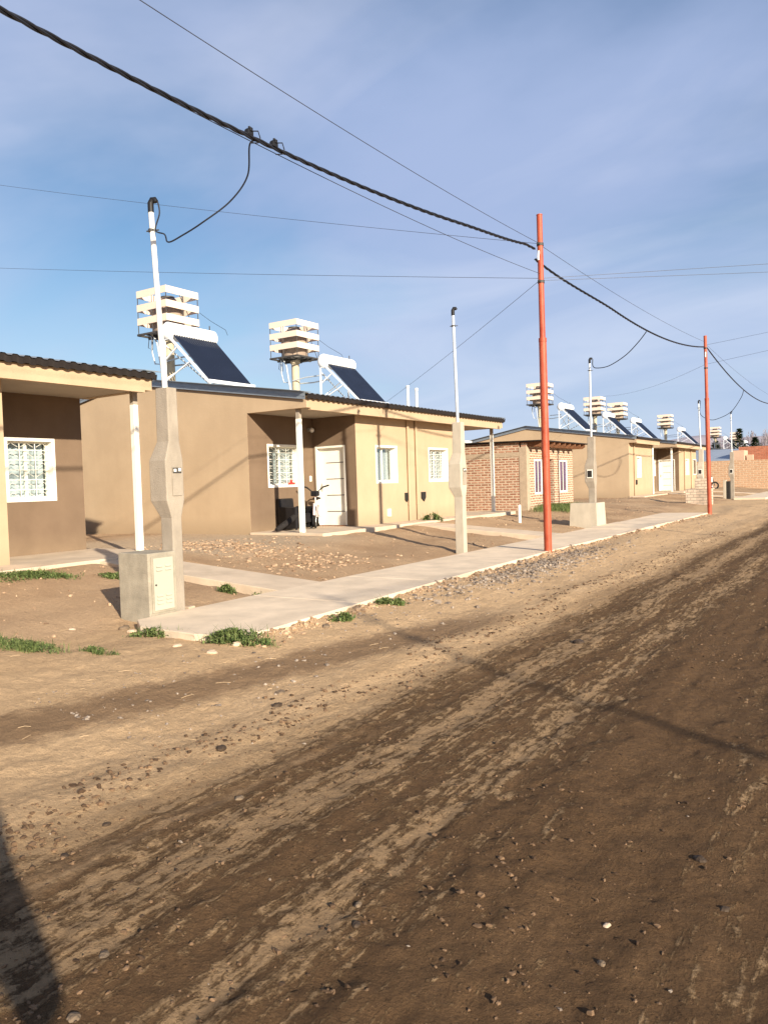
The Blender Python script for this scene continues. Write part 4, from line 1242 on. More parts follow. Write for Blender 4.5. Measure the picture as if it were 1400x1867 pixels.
helix_cable('power_cable', c2, 'twisted black cable sagging between the two red poles')
c3 = []
for i in range(260):
    y = 27.9 + (55 - 27.9) * i / 259
    c3.append((-4.98, y, 4.98 + 0.0054 * (y - 40.5) ** 2))
helix_cable('power_cable', c3, 'twisted black cable sagging away to the right from the farther red pole')
# the matching run on the other side of the street, whose shadow lies along the pavement
for ya, yb in ((-0.85, 13.1), (13.1, 27.3)):
    helix_cable('power_cable', span((8.8, ya, 5.95), (8.8, yb, 5.95), 0.35, n=120), 'twisted black cable on the poles across the street, ' + ('near span' if ya < 0 else 'far span') + ' outside the frame')
def wire(path, label, r=0.0042, cat='wire', name='wire', mk='wire'):
    m_ = MB(); m_.sweep(path, r, 5)
    o = m_.build(name, MT[mk], fix=False)
    return tag(o, label, cat)
PT = (-5.17, 13.42)     # head of the nearer pole
wire(span((-5.0, -0.6, 5.62), (PT[0], PT[1], 5.76), 0.17, n=60), 'thin wire from the top edge sloping down to the top of the nearer red pole')
wire(span((-5.1, -0.6, 4.95), (PT[0], PT[1], 5.22), 0.20, n=60), 'thin wire running just below the thick twisted cable to the nearer red pole')
wire(span((-24.45, 11.85, 11.26), (PT[0], PT[1], 5.76), 0.10, n=60), 'thin wire crossing behind the white pipe head, upper of two level ones at left')
wire(span((-24.45, 11.75, 8.48), (PT[0], PT[1], 5.14), 0.05, n=60), 'nearly level thin wire at left, lower of the two, reaching the nearer red pole')
wire(span((PT[0], PT[1], 5.12), (-13.3, 20.68, 4.06), 0.05, n=30), 'thin wire dropping from the nearer red pole to the middle house roof')
wire(span((PT[0], PT[1], 5.14), (8.8, 27.3, 6.87), 0.03, n=40), 'upper of two thin wires going right across the street from the nearer red pole')
wire(span((PT[0], PT[1], 5.10), (8.8, 27.3, 6.34), 0.03, n=40), 'lower of two thin wires going right across the street from the nearer red pole')
wire(span((PT[0], PT[1] + 0.05, 5.74), (-4.98, 27.9, 5.95), 0.12, n=60), 'thin wire above the twisted cable joining the two red poles')
wire(span((-4.98, 27.9, 5.85), (8.8, 27.3, 7.4), 0.1, n=30), 'thin wire rising right across the street from the farther red pole')
wire(span((-12.75, 42, 5.92), (-5.0, 27.9, 5.2), 0.25, n=40), 'faint thin wire from the far house tower down to the farther red pole')
wire(span((-5.0, 27.9, 5.2), (8.8, 27.3, 7.2), 0.1, n=30), 'lower thin wire leaving the farther red pole to the right')
wire(span((-4.98, 27.9, 5.9), (-4.98, 56, 5.9), 0.35, n=50), 'thin wire above the last cable span at the right edge')
# service drops
def drop(pts, label, r=0.008):
    # Catmull-Rom through the points
    P = [Vector(p) for p in pts]
    out = []
    for i in range(len(P) - 1):
        a, b, c, d = P[max(i - 1, 0)], P[i], P[i + 1], P[min(i + 2, len(P) - 1)]
        for k_ in range(10):
            t = k_ / 10
            out.append(0.5 * ((2 * b) + (c - a) * t + (2 * a - 5 * b + 4 * c - d) * t * t + (3 * b - a - 3 * c + d) * t ** 3))
    out.append(P[-1])
    return wire(out, label, r, 'cable', 'service_drop', 'cable')
t1 = Vector(top1)
drop([(-5.08, 5.78, 4.88), (-5.12, 5.70, 4.83), (-5.3, 5.85, 4.62), (-5.5, 5.80, 4.40), (-5.75, 5.65, 4.20), (-6.0, 5.62, 4.12), (-6.2, 5.6, 4.08), (-6.42, 5.75, 4.24), t1 + Vector((0.06, 0.0, -0.33)), t1 + Vector((0.1, 0.03, -0.15)), t1 + Vector((0.08, 0.03, -0.02))],
     'looping black service cable from the thick cable to the nearest white pipe head', 0.0085)
t3 = Vector(top3)
drop([(-5.05, 20.4, 5.2), (-5.3, 20.55, 4.98), (-5.7, 20.8, 4.72), (-6.2, 21.0, 4.52), (-6.55, 21.05, 4.5), t3 + Vector((0.08, 0.03, -0.2)), t3 + Vector((0.08, 0.03, -0.02))], 'short service cable looping down to the third service pole head', 0.012)
t4 = Vector(top4)
drop([(-4.98, 36.4, 5.06), (-5.1, 36.5, 4.75), (-5.5, 36.6, 4.2), (-6.0, 36.7, 3.95), (-6.4, 36.7, 3.9), t4 + Vector((0.07, 0.0, -0.6)), t4 + Vector((0.08, 0.03, -0.02))], 'service cable looping from the last span behind the farther red pole', 0.013)
# clamps on the first span
for i, (y, z) in enumerate(((5.66, 4.872), (6.02, 4.885))):
    x = -5.08
    t = thing('cable_clamp', (x, y, z), ['black branch clamp on the thick cable just left of the service cable', 'black branch clamp on the thick cable just right of the service cable'][i], 'cable clamp', 'black branch clamps on the thick cable')
    m_ = MB(); m_.box(x - 0.025, x + 0.025, y - 0.045, y + 0.03, z + 0.015, z + 0.065); m_.box(x - 0.035, x + 0.035, y - 0.02, y + 0.012, z + 0.05, z + 0.085); m_.cyl((x, y, z + 0.08), (x, y, z + 0.105), 0.014, n=8)
    m_.build('clamp_body', MT['black'], t, bevel=0.004)
    m_ = MB()
    m_.sweep([(x, y, z + 0.06), (x + 0.02, y + 0.10, z + 0.09), (x + 0.01, y + 0.14, z + 0.04), (x, y + 0.12, z - 0.01), (x - 0.01, y + 0.03, z - 0.04)], 0.006, 6)
    m_.build('pigtail', MT['cable'], t)

# ------------------------------------------------------------------ far end of the street
m_ = MB(); m_.box(-14.0, 2.0, 67.0, 67.25, -0.2, 2.50)
o = m_.build('brick_wall', MT['brick_far'], bevel=0.01); tag(o, 'long tan brick boundary wall closing the far end of the street', 'wall')
m_ = MB(); m_.box(-10.3, 4.0, 72.0, 72.25, -0.2, 3.72)
o = m_.build('brick_wall', MT['brick_red']); tag(o, 'taller bright red brick wall behind the tan wall at the right edge', 'wall')
b = thing('outbuilding', (-16, 68, 0), 'low building with blue-grey metal roof and pink-beige end wall beyond the boundary wall', 'building')
m_ = MB(); m_.prism([(67.7, 2.60), (73.5, 3.62), (73.5, 3.56), (67.7, 2.52)], 'x', -24, -10.25); m_.build('roof', MT['tile_blue'], b)
m_ = MB(); m_.box(-24, -10.3, 68.2, 71.9, -0.1, 2.5); m_.build('wall', MT['dark'], b)
m_ = MB(); m_.box(-10.24, -9.32, 67.9, 70, -0.1, 3.32); m_.box(-9.2, -8.75, 68.4, 69, -0.1, 2.95); m_.build('end_wall', MT['pinkwall'], b)

# motorcycle parked at the far wall
def wheel(parent, c, r, w, ax, name='wheel', spokes=12, mk='rubber'):
    c = Vector(c); ax = Vector(ax).normalized()
    u = Vector((0, 0, 1)); v = ax.cross(u).normalized()
    path = [c + (u * math.cos(2 * PI * i / 28) + v * math.sin(2 * PI * i / 28)) * (r - w) for i in range(29)]
    m_ = MB(); m_.sweep(path, w, 8, cap=False)
    wo_ = m_.build(name, MT[mk], parent, smooth=True)
    m_ = MB()
    path = [c + (u * math.cos(2 * PI * i / 28) + v * math.sin(2 * PI * i / 28)) * (r - 2 * w) for i in range(29)]
    m_.sweep(path, w * 0.45, 6, cap=False)
    for i in range(spokes):
        a = 2 * PI * i / spokes
        m_.cyl(c + ax * 0.02 * (1 if i % 2 else -1), c + (u * math.cos(a) + v * math.sin(a)) * (r - 2 * w), 0.0025 if spokes > 8 else 0.015, n=4)
    m_.cyl(c - ax * 0.04, c + ax * 0.04, 0.022, n=10)
    m_.build('rim', MT['chrome'], wo_)
    return wo_
mo = thing('motorcycle', (-11.2, 62.0, 0.3), 'small dark motorcycle with red and white panel, half behind the farther red pole', 'motorcycle')
bx_, by_, bz_ = -11.2, 62.0, 0.30
wheel(mo, (bx_ - 0.6, by_, bz_ + 0.3), 0.3, 0.05, (0, 1, 0)); wheel(mo, (bx_ + 0.65, by_, bz_ + 0.3), 0.3, 0.05, (0, 1, 0))
m_ = MB(); m_.sweep([(bx_ - 0.7, by_, bz_ + 0.72), (bx_ - 0.3, by_, bz_ + 0.74), (bx_ + 0.05, by_, bz_ + 0.7)], [0.1, 0.13, 0.1], 10); m_.build('seat', MT['leather'], mo, smooth=True)
m_ = MB(); m_.ball((bx_ + 0.2, by_, bz_ + 0.72), 0.2, sc=(1.2, .7, .7)); m_.ball((bx_ + 0.05, by_, bz_ + 0.35), 0.2, sc=(1.3, .8, .9)); m_.build('body', MT['black'], mo, smooth=True)
m_ = MB(); m_.box(bx_ + 0.3, bx_ + 0.5, by_ - 0.12, by_ + 0.12, bz_ + 0.55, bz_ + 0.95); m_.build('front_panel', MT['trim'], mo, bevel=0.04)
m_ = MB(); m_.box(bx_ - 0.2, bx_ + 0.25, by_ - 0.16, by_ + 0.16, bz_ + 0.42, bz_ + 0.56); m_.build('side_panel', MT['redcloth'], mo, bevel=0.03)
m_ = MB(); m_.sweep([(bx_ + 0.38, by_ - 0.33, bz_ + 1.02), (bx_ + 0.45, by_, bz_ + 0.98), (bx_ + 0.38, by_ + 0.33, bz_ + 1.02)], 0.02, 8); m_.cyl((bx_ + 0.45, by_, bz_ + 0.98), (bx_ + 0.65, by_, bz_ + 0.3), 0.03, n=8); m_.build('handlebar', MT['steel'], mo, smooth=True)

# conifers
def conifer(x, y, h, r, label, seed):
    rn = random.Random(seed)
    t = thing('conifer_tree', (x, y, 0), label, 'tree', 'dark conifers beyond the red brick wall')
    m_ = MB(); m_.sweep([(x, y, -0.1), (x, y, h * 0.5), (x, y, h * 0.97)], [0.16, 0.1, 0.02], 8); m_.build('trunk', MT['bark'], t, smooth=True)
    m_ = MB()
    for i in range(1700):
        zt = rn.random() ** 1.25
        z = h * (0.12 + 0.88 * zt); rr = r * (1 - zt) ** 0.75 * (0.75 + 0.35 * math.sin(z * 4.2 + rn.random())) * (0.35 + 0.65 * rn.random() ** 0.5) + 0.05
        a = rn.random() * 2 * PI
        c = Vector((x + rr * math.cos(a), y + rr * math.sin(a), z - 0.15 * rr))
        s = 0.14 + 0.12 * rn.random()
        d = Vector((math.cos(a), math.sin(a), -0.2 + 0.7 * rn.random())).normalized()
        e = d.cross(Vector((rn.random() - .5, rn.random() - .5, 1))).normalized()
        m_.add([c - d * s, c + e * s * 0.4, c + d * s * 1.3, c - e * s * 0.4], [(0, 1, 2, 3)])
    m_.build('crown', MT['conifer'], t, fix=False)
conifer(-13.5, 95, 6.5, 1.6, 'taller dark conifer just right of the smallest water tower', 1)
conifer(-12.0, 96, 5.5, 1.5, 'lower bushy dark conifer to the right of the taller one', 2)
conifer(-16.5, 98, 5.4, 1.6, 'dark conifer hidden behind the smallest water tower', 3)

# belt of leafless poplars far away + hills
m_ = MB(); rn = random.Random(5)
for i in range(520):
    a = rn.random()
    x = -95 + 110 * a; y = 205 + 40 * rn.random()
    h = (10.0 + 2.0 * nz3(x * 0.06, 3) + 1.6 * rn.random()) * (0.82 + 0.35 * a)
    m_.sweep([(x, y, 0), (x, y, h * 0.9)], [0.12, 0.03], 4)
    for k_ in range(48):
        z = h * (0.15 + 0.8 * rn.random()); an = rn.random() * 2 * PI
        l = (0.9 + 1.7 * rn.random()) * (1.15 - z / h)
        b0 = Vector((x, y, z)); d = Vector((math.cos(an) * 0.45, math.sin(an) * 0.45, 1)).normalized()
        e = Vector((-math.sin(an), math.cos(an), 0)) * 0.07
        q = b0 + d * l * 1.7
        m_.add([b0 - e, b0 + e, q], [(0, 1, 2)])
o = m_.build('poplar_belt', MT['twig'], fix=False); tag(o, 'far hazy belt of leafless poplars along the horizon', 'trees', kind='stuff')
hm = MB(); vs = []; n_ = 120
for i in range(n_ + 1):
    x = -700 + 1100 * i / n_
    hh = (24 + 3 * nz3(x * 0.006, 4.4) + 3 * nz3(x * 0.02, 1.1) + 3 * nz3(x * 0.06, 2.1)) * (0.2 + 1.05 * sstep(-330, -90, x))
    for (dy, f) in ((0, 0), (60, 0.55), (120, 0.85), (190, 1.0), (330, 0)):
        vs.append((x, 430 + dy + 20 * nz3(x * 0.01, dy), hh * f + (2 * nz3(x * 0.05, dy * .05) if f else -1)))
hm.add(vs, [(i * 5 + j, (i + 1) * 5 + j, (i + 1) * 5 + j + 1, i * 5 + j + 1) for i in range(n_) for j in range(4)])
o = hm.build('hills', MT['hill'], smooth=True, fix=False); tag(o, kind='structure')

# ------------------------------------------------------------------ porch clutter
bi = thing('bicycle', (-11.75, 15.0, 0.47), 'pale bicycle with wide black handlebars parked in the porch before the white door', 'bicycle')
f = Vector((0.55, -0.83, 0)).normalized(); sdv = Vector((0.83, 0.55, 0)).normalized(); O = Vector((-11.55, 14.72, 0.47))
R_ = 0.28
fwheel = O + Vector((0, 0, R_)); rwheel = O - f * 0.95 + Vector((0, 0, R_))
wheel(bi, fwheel, R_, 0.024, sdv, spokes=20); wheel(bi, rwheel, R_, 0.024, sdv, spokes=20)
hd = O - f * 0.17 + Vector((0, 0, 0.72)); bb = O - f * 0.52 + Vector((0, 0, 0.27)); st = O - f * 0.66 + Vector((0, 0, 0.66))
m_ = MB()
m_.cyl(hd, bb, 0.019); m_.cyl(hd + Vector((0, 0, -0.05)), st, 0.017); m_.cyl(bb, st, 0.017); m_.cyl(bb, rwheel, 0.012); m_.cyl(st, rwheel, 0.010)
m_.build('frame', MT['bikepaint'], bi, smooth=True)
m_ = MB()
for s in (-1, 1): m_.cyl(hd + sdv * s * 0.045 + Vector((0, 0, -.12)), fwheel + sdv * s * 0.045, 0.013)
m_.cyl(hd + Vector((0, 0, -.14)), hd + Vector((0, 0, 0.16)), 0.017)
m_.build('fork', MT['bikepaint'], bi, smooth=True)
m_ = MB(); tp = hd + Vector((0, 0, 0.18))
m_.sweep([tp - sdv * 0.34 + Vector((0, 0, 0.13)) - f * 0.06, tp - sdv * 0.2 + Vector((0, 0, 0.10)), tp - sdv * 0.08, tp, tp + sdv * 0.08, tp + sdv * 0.2 + Vector((0, 0, 0.10)), tp + sdv * 0.34 + Vector((0, 0, 0.14)) - f * 0.06], [0.02, 0.02, 0.015, 0.015, 0.015, 0.02, 0.02], 10)
m_.build('handlebar', MT['rubber'], bi, smooth=True)
m_ = MB(); m_.box(tp.x - 0.1, tp.x + 0.1, tp.y - 0.06, tp.y + 0.06, tp.z - 0.12, tp.z - 0.0); m_.build('front_lamp', MT['black'], bi, bevel=0.02)
m_ = MB(); m_.prism([(-0.035, 0), (0.035, 0), (0.05, 0.05), (-0.05, 0.05)], 'z', 0, 0.02)
m_ = MB(); m_.ball(st + Vector((0, 0, 0.06)), 0.12, sc=(0.8, 1.1, 0.35)); m_.build('saddle', MT['leather'], bi, smooth=True)
m_ = MB(); m_.cyl(bb - sdv * 0.12, bb + sdv * 0.12, 0.012); m_.cyl(bb + sdv * 0.04, bb + sdv * 0.045, 0.08); m_.build('pedals', MT['chrome'], bi)
m_ = MB(); pts = [fwheel + (f * math.cos(a) + Vector((0, 0, 1)) * math.sin(a)) * (R_ + 0.02) for a in [rad(d) for d in range(10, 171, 16)]]
m_.sweep(pts, 0.04, 8, flat=0.4); m_.build('mudguard', MT['bikepaint'], bi, smooth=True)

ac = thing('armchair', (-11.95, 14.1, 0.47), 'black vinyl armchair beside the bicycle under the porch window', 'armchair')
ax_, ay_ = -11.85, 14.35
m_ = MB(); m_.box(ax_ - 0.3, ax_ + 0.28, ay_ - 0.26, ay_ + 0.26, 0.62, 0.86); m_.build('seat', MT['leather'], ac, bevel=0.04)
m_ = MB(); m_.prism([(ax_ - 0.36, 0.6), (ax_ - 0.22, 0.6), (ax_ - 0.28, 1.22), (ax_ - 0.38, 1.22)], 'y', ay_ - 0.27, ay_ + 0.27); m_.build('backrest', MT['leather'], ac, bevel=0.03)
for s in (-1, 1):
    m_ = MB(); m_.box(ax_ - 0.24, ax_ + 0.3, ay_ + s * 0.31 - 0.05, ay_ + s * 0.31 + 0.05, 0.5, 1.02); m_.build('armrest', MT['leather'], ac, bevel=0.03)
m_ = MB()
for sx in (-1, 1):
    for sy in (-1, 1): m_.box(ax_ + sx * 0.24 - 0.02, ax_ + sx * 0.24 + 0.02, ay_ + sy * 0.28 - 0.02, ay_ + sy * 0.28 + 0.02, 0.472, 0.62)
m_.build('legs', MT['steel'], ac)
m_ = MB(); m_.sweep([(-11.55, 13.28, 0.53), (-11.55, 13.4, 0.57), (-11.6, 13.75, 0.68), (-11.62, 14.1, 0.82)], [0.05, 0.075, 0.085, 0.08], 12, flat=0.8)
o = m_.build('rolled_mat', MT['rollmat'], smooth=True); tag(o, 'long black rolled bundle leaning from the porch floor onto the armchair', 'bundle')

# ------------------------------------------------------------------ photographer (stands behind the lens, casts the shadow bottom left)
def person():
    f = Vector((fw.x, fw.y, 0)).normalized(); s = Vector((rt.x, rt.y, 0)).normalized()
    B0 = Vector((0, 0, 0)) - f * 0.30 + s * 0.17
    B = B0 + Vector((0.14, -0.30, 0))
    def P(a, b, z): return B + s * a + f * b + Vector((0, 0, z))
    def P0(a, b, z): return B0 + s * a + f * b + Vector((0, 0, z))
    root = thing('person', B, 'person in navy jacket holding up a phone, outside the frame', 'person')
    def skin(name, verts, edges, m, sub=2):
        me = bpy.data.meshes.new(name)
        me.from_pydata([tuple(v[0] - B) for v in verts], edges, [])
        o = bpy.data.objects.new(name, me); C.objects.link(o); o.parent = root
        o.modifiers.new('sk', 'SKIN')
        if not me.skin_vertices: 
            pass
        bpy.context.view_layer.objects.active = o
        for i, v in enumerate(verts):
            r = v[1]
            me.skin_vertices[0].data[i].radius = r if isinstance(r, tuple) else (r, r)
        me.skin_vertices[0].data[0].use_root = True
        sb = o.modifiers.new('sb', 'SUBSURF'); sb.levels = sub; sb.render_levels = sub
        me.materials.append(m)
        o.modifiers['sk'].use_smooth_shade = True
        return o
    # one continuous body
    v = [(P(0, 0, 0.95), (0.17, 0.13)), (P(0, 0, 1.15), (0.15, 0.11)), (P(0, -0.01, 1.32), (0.18, 0.12)), (P(0, 0, 1.44), (0.10, 0.09)), (P(0, 0.01, 1.52), 0.06), (P(0, 0.03, 1.60), 0.085), (P(0, 0.03, 1.70), 0.08),
         (P(-0.16, 0, 1.38), 0.075), (P(-0.40, 0.06, 1.08), 0.065), (P0(-0.32, 0.12, 1.26), 0.045), (P0(-0.25, 0.24, 1.38), 0.028),
         (P(0.13, 0, 1.38), 0.065), (P(0.30, 0.05, 1.08), 0.065), (P0(-0.06, 0.14, 1.26), 0.042), (P0(-0.13, 0.24, 1.38), 0.026),
         (P(-0.10, 0, 0.86), 0.095), (P(-0.12, 0.02, 0.50), 0.065), (P(-0.13, -0.02, 0.10), 0.045), (P(-0.14, 0.14, 0.04), 0.04),
         (P(0.10, 0, 0.86), 0.095), (P(0.12, 0.02, 0.50), 0.065), (P(0.13, -0.02, 0.10), 0.045), (P(0.14, 0.14, 0.04), 0.04)]
    e = [(0, 1), (1, 2), (2, 3), (3, 4), (4, 5), (5, 6), (2, 7), (7, 8), (8, 9), (9, 10), (2, 11), (11, 12), (12, 13), (13, 14), (0, 15), (15, 16), (16, 17), (17, 18), (0, 19), (19, 20), (20, 21), (21, 22)]
    skin('body', v, e, MT['skin'])
    v2 = [(a, tuple(q * 1.12 for q in (r if isinstance(r, tuple) else (r, r)))) for a, r in v]
    jk = [v2[i] for i in (0, 1, 2, 3, 7, 8, 9, 11, 12, 13)]
    skin('jacket', jk, [(0, 1), (1, 2), (2, 3), (2, 4), (4, 5), (5, 6), (2, 7), (7, 8), (8, 9)], MT['jacket'])
    tr = [v2[i] for i in (0, 15, 16, 17, 19, 20, 21)]
    skin('trousers', tr, [(0, 1), (1, 2), (2, 3), (0, 4), (4, 5), (5, 6)], MT['denim'])
    m_ = MB(); m_.ball(P(0, 0.0, 1.66), 0.1, 16, 12, sc=(1, 1.05, 1.1)); m_.build('hair', MT['hair'], root, smooth=True)
    for sd_ in (-1, 1):
        base = P0(sd_ * 0.06 - 0.19, 0.255, 1.40)
        for k_ in range(4):
            a = base + Vector((0, 0, 0.03 - 0.02 * k_)); m_ = MB()
            m_.sweep([a, a + f * 0.035 - s * sd_ * 0.005, a + f * 0.045 - s * sd_ * 0.02, a + f * 0.045 - s * sd_ * (0.035 - 0.003 * k_)], [0.009, 0.0085, 0.008, 0.007], 8)
            m_.build('finger', MT['skin'], root, smooth=True)
        m_ = MB(); m_.sweep([base + Vector((0, 0, -0.01)), base - s * sd_ * 0.03 + f * 0.005, base - s * sd_ * 0.05 + f * 0.02 + Vector((0, 0, 0.01))], [0.011, 0.010, 0.008], 8); m_.build('thumb', MT['skin'], root, smooth=True)
    m_ = MB(); c = P0(-0.17, 0.282, 1.47)
    vs = []
    for z in (-0.12, 0.035):
        for (a, b_) in ((-0.055, -0.004), (0.020, -0.004), (0.020, 0.004), (-0.055, 0.004)): vs.append(c + s * a + f * b_ + Vector((0, 0, z)))
    m_.add(vs, [(3, 2, 1, 0), (4, 5, 6, 7), (0, 1, 5, 4), (1, 2, 6, 5), (2, 3, 7, 6), (3, 0, 4, 7)])
    o = m_.build('phone', MT['black'], bevel=0.003)
    tag(o, 'black phone held up by the person taking the picture, outside the frame', 'phone')
person()

# ------------------------------------------------------------------ weeds
def weed(x, y, rx, ry, n, label, hmax=0.09, kind='leaf', seed=0, ang=0.0, ls=0.022):
    rn = random.Random(seed)
    m_ = MB()
    z0 = hgt(x, y)
    cs, sn = math.cos(ang), math.sin(ang)
    cl = [(rn.gauss(0, 0.45), rn.gauss(0, 0.45)) for _ in range(max(3, n // 70))]
    for i in range(n):
        c_ = cl[rn.randrange(len(cl))]
        a, b = c_[0] + rn.gauss(0, 0.17), c_[1] + rn.gauss(0, 0.2)
        px = x + (a * rx * cs - b * ry * sn); py = y + (a * rx * sn + b * ry * cs)
        rr = min(1, math.hypot(a, b))
        hz0 = hgt(px, py)
        if kind == 'leaf':
            z = hz0 + hmax * (1 - 0.6 * rr) * rn.random() ** 0.8
            c = Vector((px, py, z))
            an = rn.random() * 2 * PI; tl_ = rn.uniform(-0.2, 0.9)
            d = Vector((math.cos(an) * math.cos(tl_), math.sin(an) * math.cos(tl_), math.sin(tl_)))
            e = Vector((-math.sin(an), math.cos(an), rn.uniform(-.4, .4))).normalized()
            s = ls * rn.uniform(0.6, 1.4)
            m_.add([c - d * s, c - d * 0.1 * s + e * s * 0.55, c + d * s, c - d * 0.1 * s - e * s * 0.55], [(0, 1, 2, 3)])
            if i % 9 == 0:
                g0 = Vector((px, py, hz0 - 0.005)); L = hmax * rn.uniform(0.5, 1.5); be = rn.uniform(0.1, 0.9)
                d2 = Vector((math.cos(an), math.sin(an), 0)); e2 = Vector((-math.sin(an), math.cos(an), 0)) * 0.0025
                q1 = g0 + Vector((0, 0, L * 0.6)) + d2 * L * be * 0.3; q2 = g0 + Vector((0, 0, L * 0.9)) + d2 * L * be
                m_.add([g0 - e2, g0 + e2, q1 + e2, q1 - e2, q2], [(0, 1, 2, 3), (3, 2, 4)])
            if i % 6 == 0:
                g_ = Vector((px + rn.uniform(-.02, .02), py + rn.uniform(-.02, .02), hz0 - 0.01))
                m_.sweep([g_, c], 0.002, 3)
        else:
            g_ = Vector((px, py, hz0 - 0.005)); an = rn.random() * 2 * PI; L = hmax * rn.uniform(0.4, 1.0); be = rn.uniform(0.2, 0.9)
            d = Vector((math.cos(an), math.sin(an), 0)); e = Vector((-math.sin(an), math.cos(an), 0)) * 0.0035
            p1 = g_ + Vector((0, 0, L * 0.6)) + d * L * be * 0.3; p2 = g_ + Vector((0, 0, L * 0.85)) + d * L * be
            m_.add([g_ - e, g_ + e, p1 + e, p1 - e, p2], [(0, 1, 2, 3), (3, 2, 4)])
    o = m_.build('weed_clump', MT['leaf' if kind == 'leaf' else 'leaf2'], fix=False, origin=(x, y, z0))
    return tag(o, label, 'weeds', 'low green weeds on the bare earth')
weed(-6.6, 4.0, 0.55, 0.13, 1900, 'dark green grassy weed patch at the left edge below the cabinet', 0.09, 'leaf', 1, 0.1, 0.011)
weed(-5.75, 4.2, 0.22, 0.08, 500, 'small sparse green weed between the left grass patch and the pavement corner', 0.06, 'leaf', 2, 0, 0.011)
weed(-5.85, 4.93, 0.30, 0.10, 650, 'sprawling leafy weed along the broken near end of the pavement', 0.10, 'leaf', 3, 0.15, 0.017)
weed(-4.9, 5.02, 0.36, 0.14, 1300, 'largest bushy weed clump against the near corner of the pavement', 0.14, 'leaf', 4, 0.35, 0.018)
weed(-4.72, 6.35, 0.17, 0.09, 420, 'weed clump at the pavement edge, next after the largest one', 0.09, 'leaf', 5, 1.2, 0.018)
weed(-4.74, 7.4, 0.20, 0.11, 520, 'weed clump farthest along the pavement edge before the gravel', 0.09, 'leaf', 6, 1.3, 0.020)
weed(-7.15, 7.2, 0.18, 0.11, 420, 'left one of the two small weeds beside the path to the pavement', 0.12, 'leaf', 7, 0, 0.022)
weed(-6.85, 7.42, 0.14, 0.09, 300, 'right one of the two small weeds beside the path to the pavement', 0.10, 'leaf', 8, 0, 0.022)
weed(-9.6, 6.1, 0.6, 0.30, 2600, 'long low green patch in front of the leftmost house', 0.08, 'leaf', 9, 0.5, 0.018)
weed(-8.9, 6.9, 0.35, 0.15, 900, 'thin dark weed strip between the leftmost house path and the cabinet', 0.07, 'leaf', 10, 0.5, 0.02)
weed(-10.35, 18.35, 0.28, 0.2, 520, 'bushy weed at the foot of the middle house downpipes', 0.28, 'leaf', 11, 0, 0.04)
weed(-9.7, 26.6, 0.7, 1.6, 6500, 'bright green grass bed in front of the brick house', 0.30, 'grass', 12, 0.0)
weed(-7.4, 3.3, 0.35, 0.12, 350, 'pale dry tuft on the dirt at the left edge below the grassy patch', 0.05, 'grass', 13)

# ------------------------------------------------------------------ stones, clods, rubble
def stone(x, y, r, label, mk='stone', sc=(1, .8, .6), seed=0, dz=0.25):
    rn = random.Random(seed * 13 + 5)
    m_ = MB(); z = hgt(x, y)
    m_.ball((x, y, z + r * sc[2] * dz), r, 9, 6, sc, 0.35, rn)
    a = rn.random() * PI
    for p_ in m_.v:
        dx, dy = p_.x - x, p_.y - y
        p_.x = x + dx * math.cos(a) - dy * math.sin(a); p_.y = y + dx * math.sin(a) + dy * math.cos(a)
    o = m_.build('stone', MT[mk], origin=(x, y, z))
    md = o.modifiers.new('b', 'BEVEL'); md.width = r * 0.12; md.segments = 2
    return tag(o, label, 'stone', 'loose stones on the road and verge')
SL = [(-4.79, 4.62, .055, 'angular pale stone below the largest weed clump', 'stone_pale'),
      (-4.80, 4.95, .06, 'flat pale stone slab right of the angular pale stone', 'stone_pale'),
      (-5.29, 4.69, .045, 'pale stone left of the angular pale stone', 'stone_pale'),
      (-3.46, 3.92, .045, 'dark stone on the road edge, lower of a pair', 'stone_dark'),
      (-3.67, 4.2, .05, 'grey stone on the road edge, upper of a pair', 'stone'),
      (-3.17, 3.1, .04, 'black wet stone alone on the pale road margin', 'stone_dark'),
      (-2.65, 2.7, .028, 'small brown stone below the black wet stone', 'stone'),
      (-2.96, 2.17, .022, 'small round stone toward the left edge on the dark road', 'stone_dark'),
      (-1.6, 2.21, .018, 'small grey stone at bottom centre, upper of a pair', 'stone'),
      (-1.53, 2.1, .021, 'dark stone at bottom centre, lower of a pair', 'stone_dark'),
      (-2.13, 1.53, .026, 'grey flat pebble beside the photographer shadow', 'stone'),
      (-1.98, 1.31, .026, 'largest smooth grey pebble near the bottom left corner', 'stone'),
      (-0.61, 3.14, .028, 'flat dark stone on the right side of the road', 'stone_dark'),
      (-0.8, 2.55, .017, 'tiny pale pebble alone in the lower right', 'stone_pale'),
      (-2.34, 6.81, .07, 'dark clod-like stone on the road below the pavement', 'stone_dark'),
      (-2.88, 1.9, .025, 'dark pebble near the left edge above the shadow', 'stone_dark'),
      (-6.55, 5.12, .08, 'broken grey concrete lump at the foot of the cabinet', 'stone'),
      (-6.30, 5.02, .06, 'pale rubble lump where the pavement begins', 'stone_pale'),
      (-0.47, 2.83, .02, 'dark stone near the right edge of the road', 'stone_dark'),
      (-0.75, 2.33, .017, 'flat grey stone in the lower right of the road', 'stone'),
      (-8.3, 4.6, .06, 'pale stone on the dirt at the left edge', 'stone_pale'),
      (-6.9, 4.75, .04, 'pale flake on the dirt left of the cabinet shadow', 'stone_pale'),
      (-7.0, 3.2, .05, 'white lump at the left edge below the grass', 'stone_pale'),
      (-4.62, 6.0, .06, 'grey lump under the pavement edge between weeds', 'stone')]
for i, (x, y, r, l, mk) in enumerate(SL): stone(x, y, r, l, mk, (1, .75, .45), i, dz=0.05)

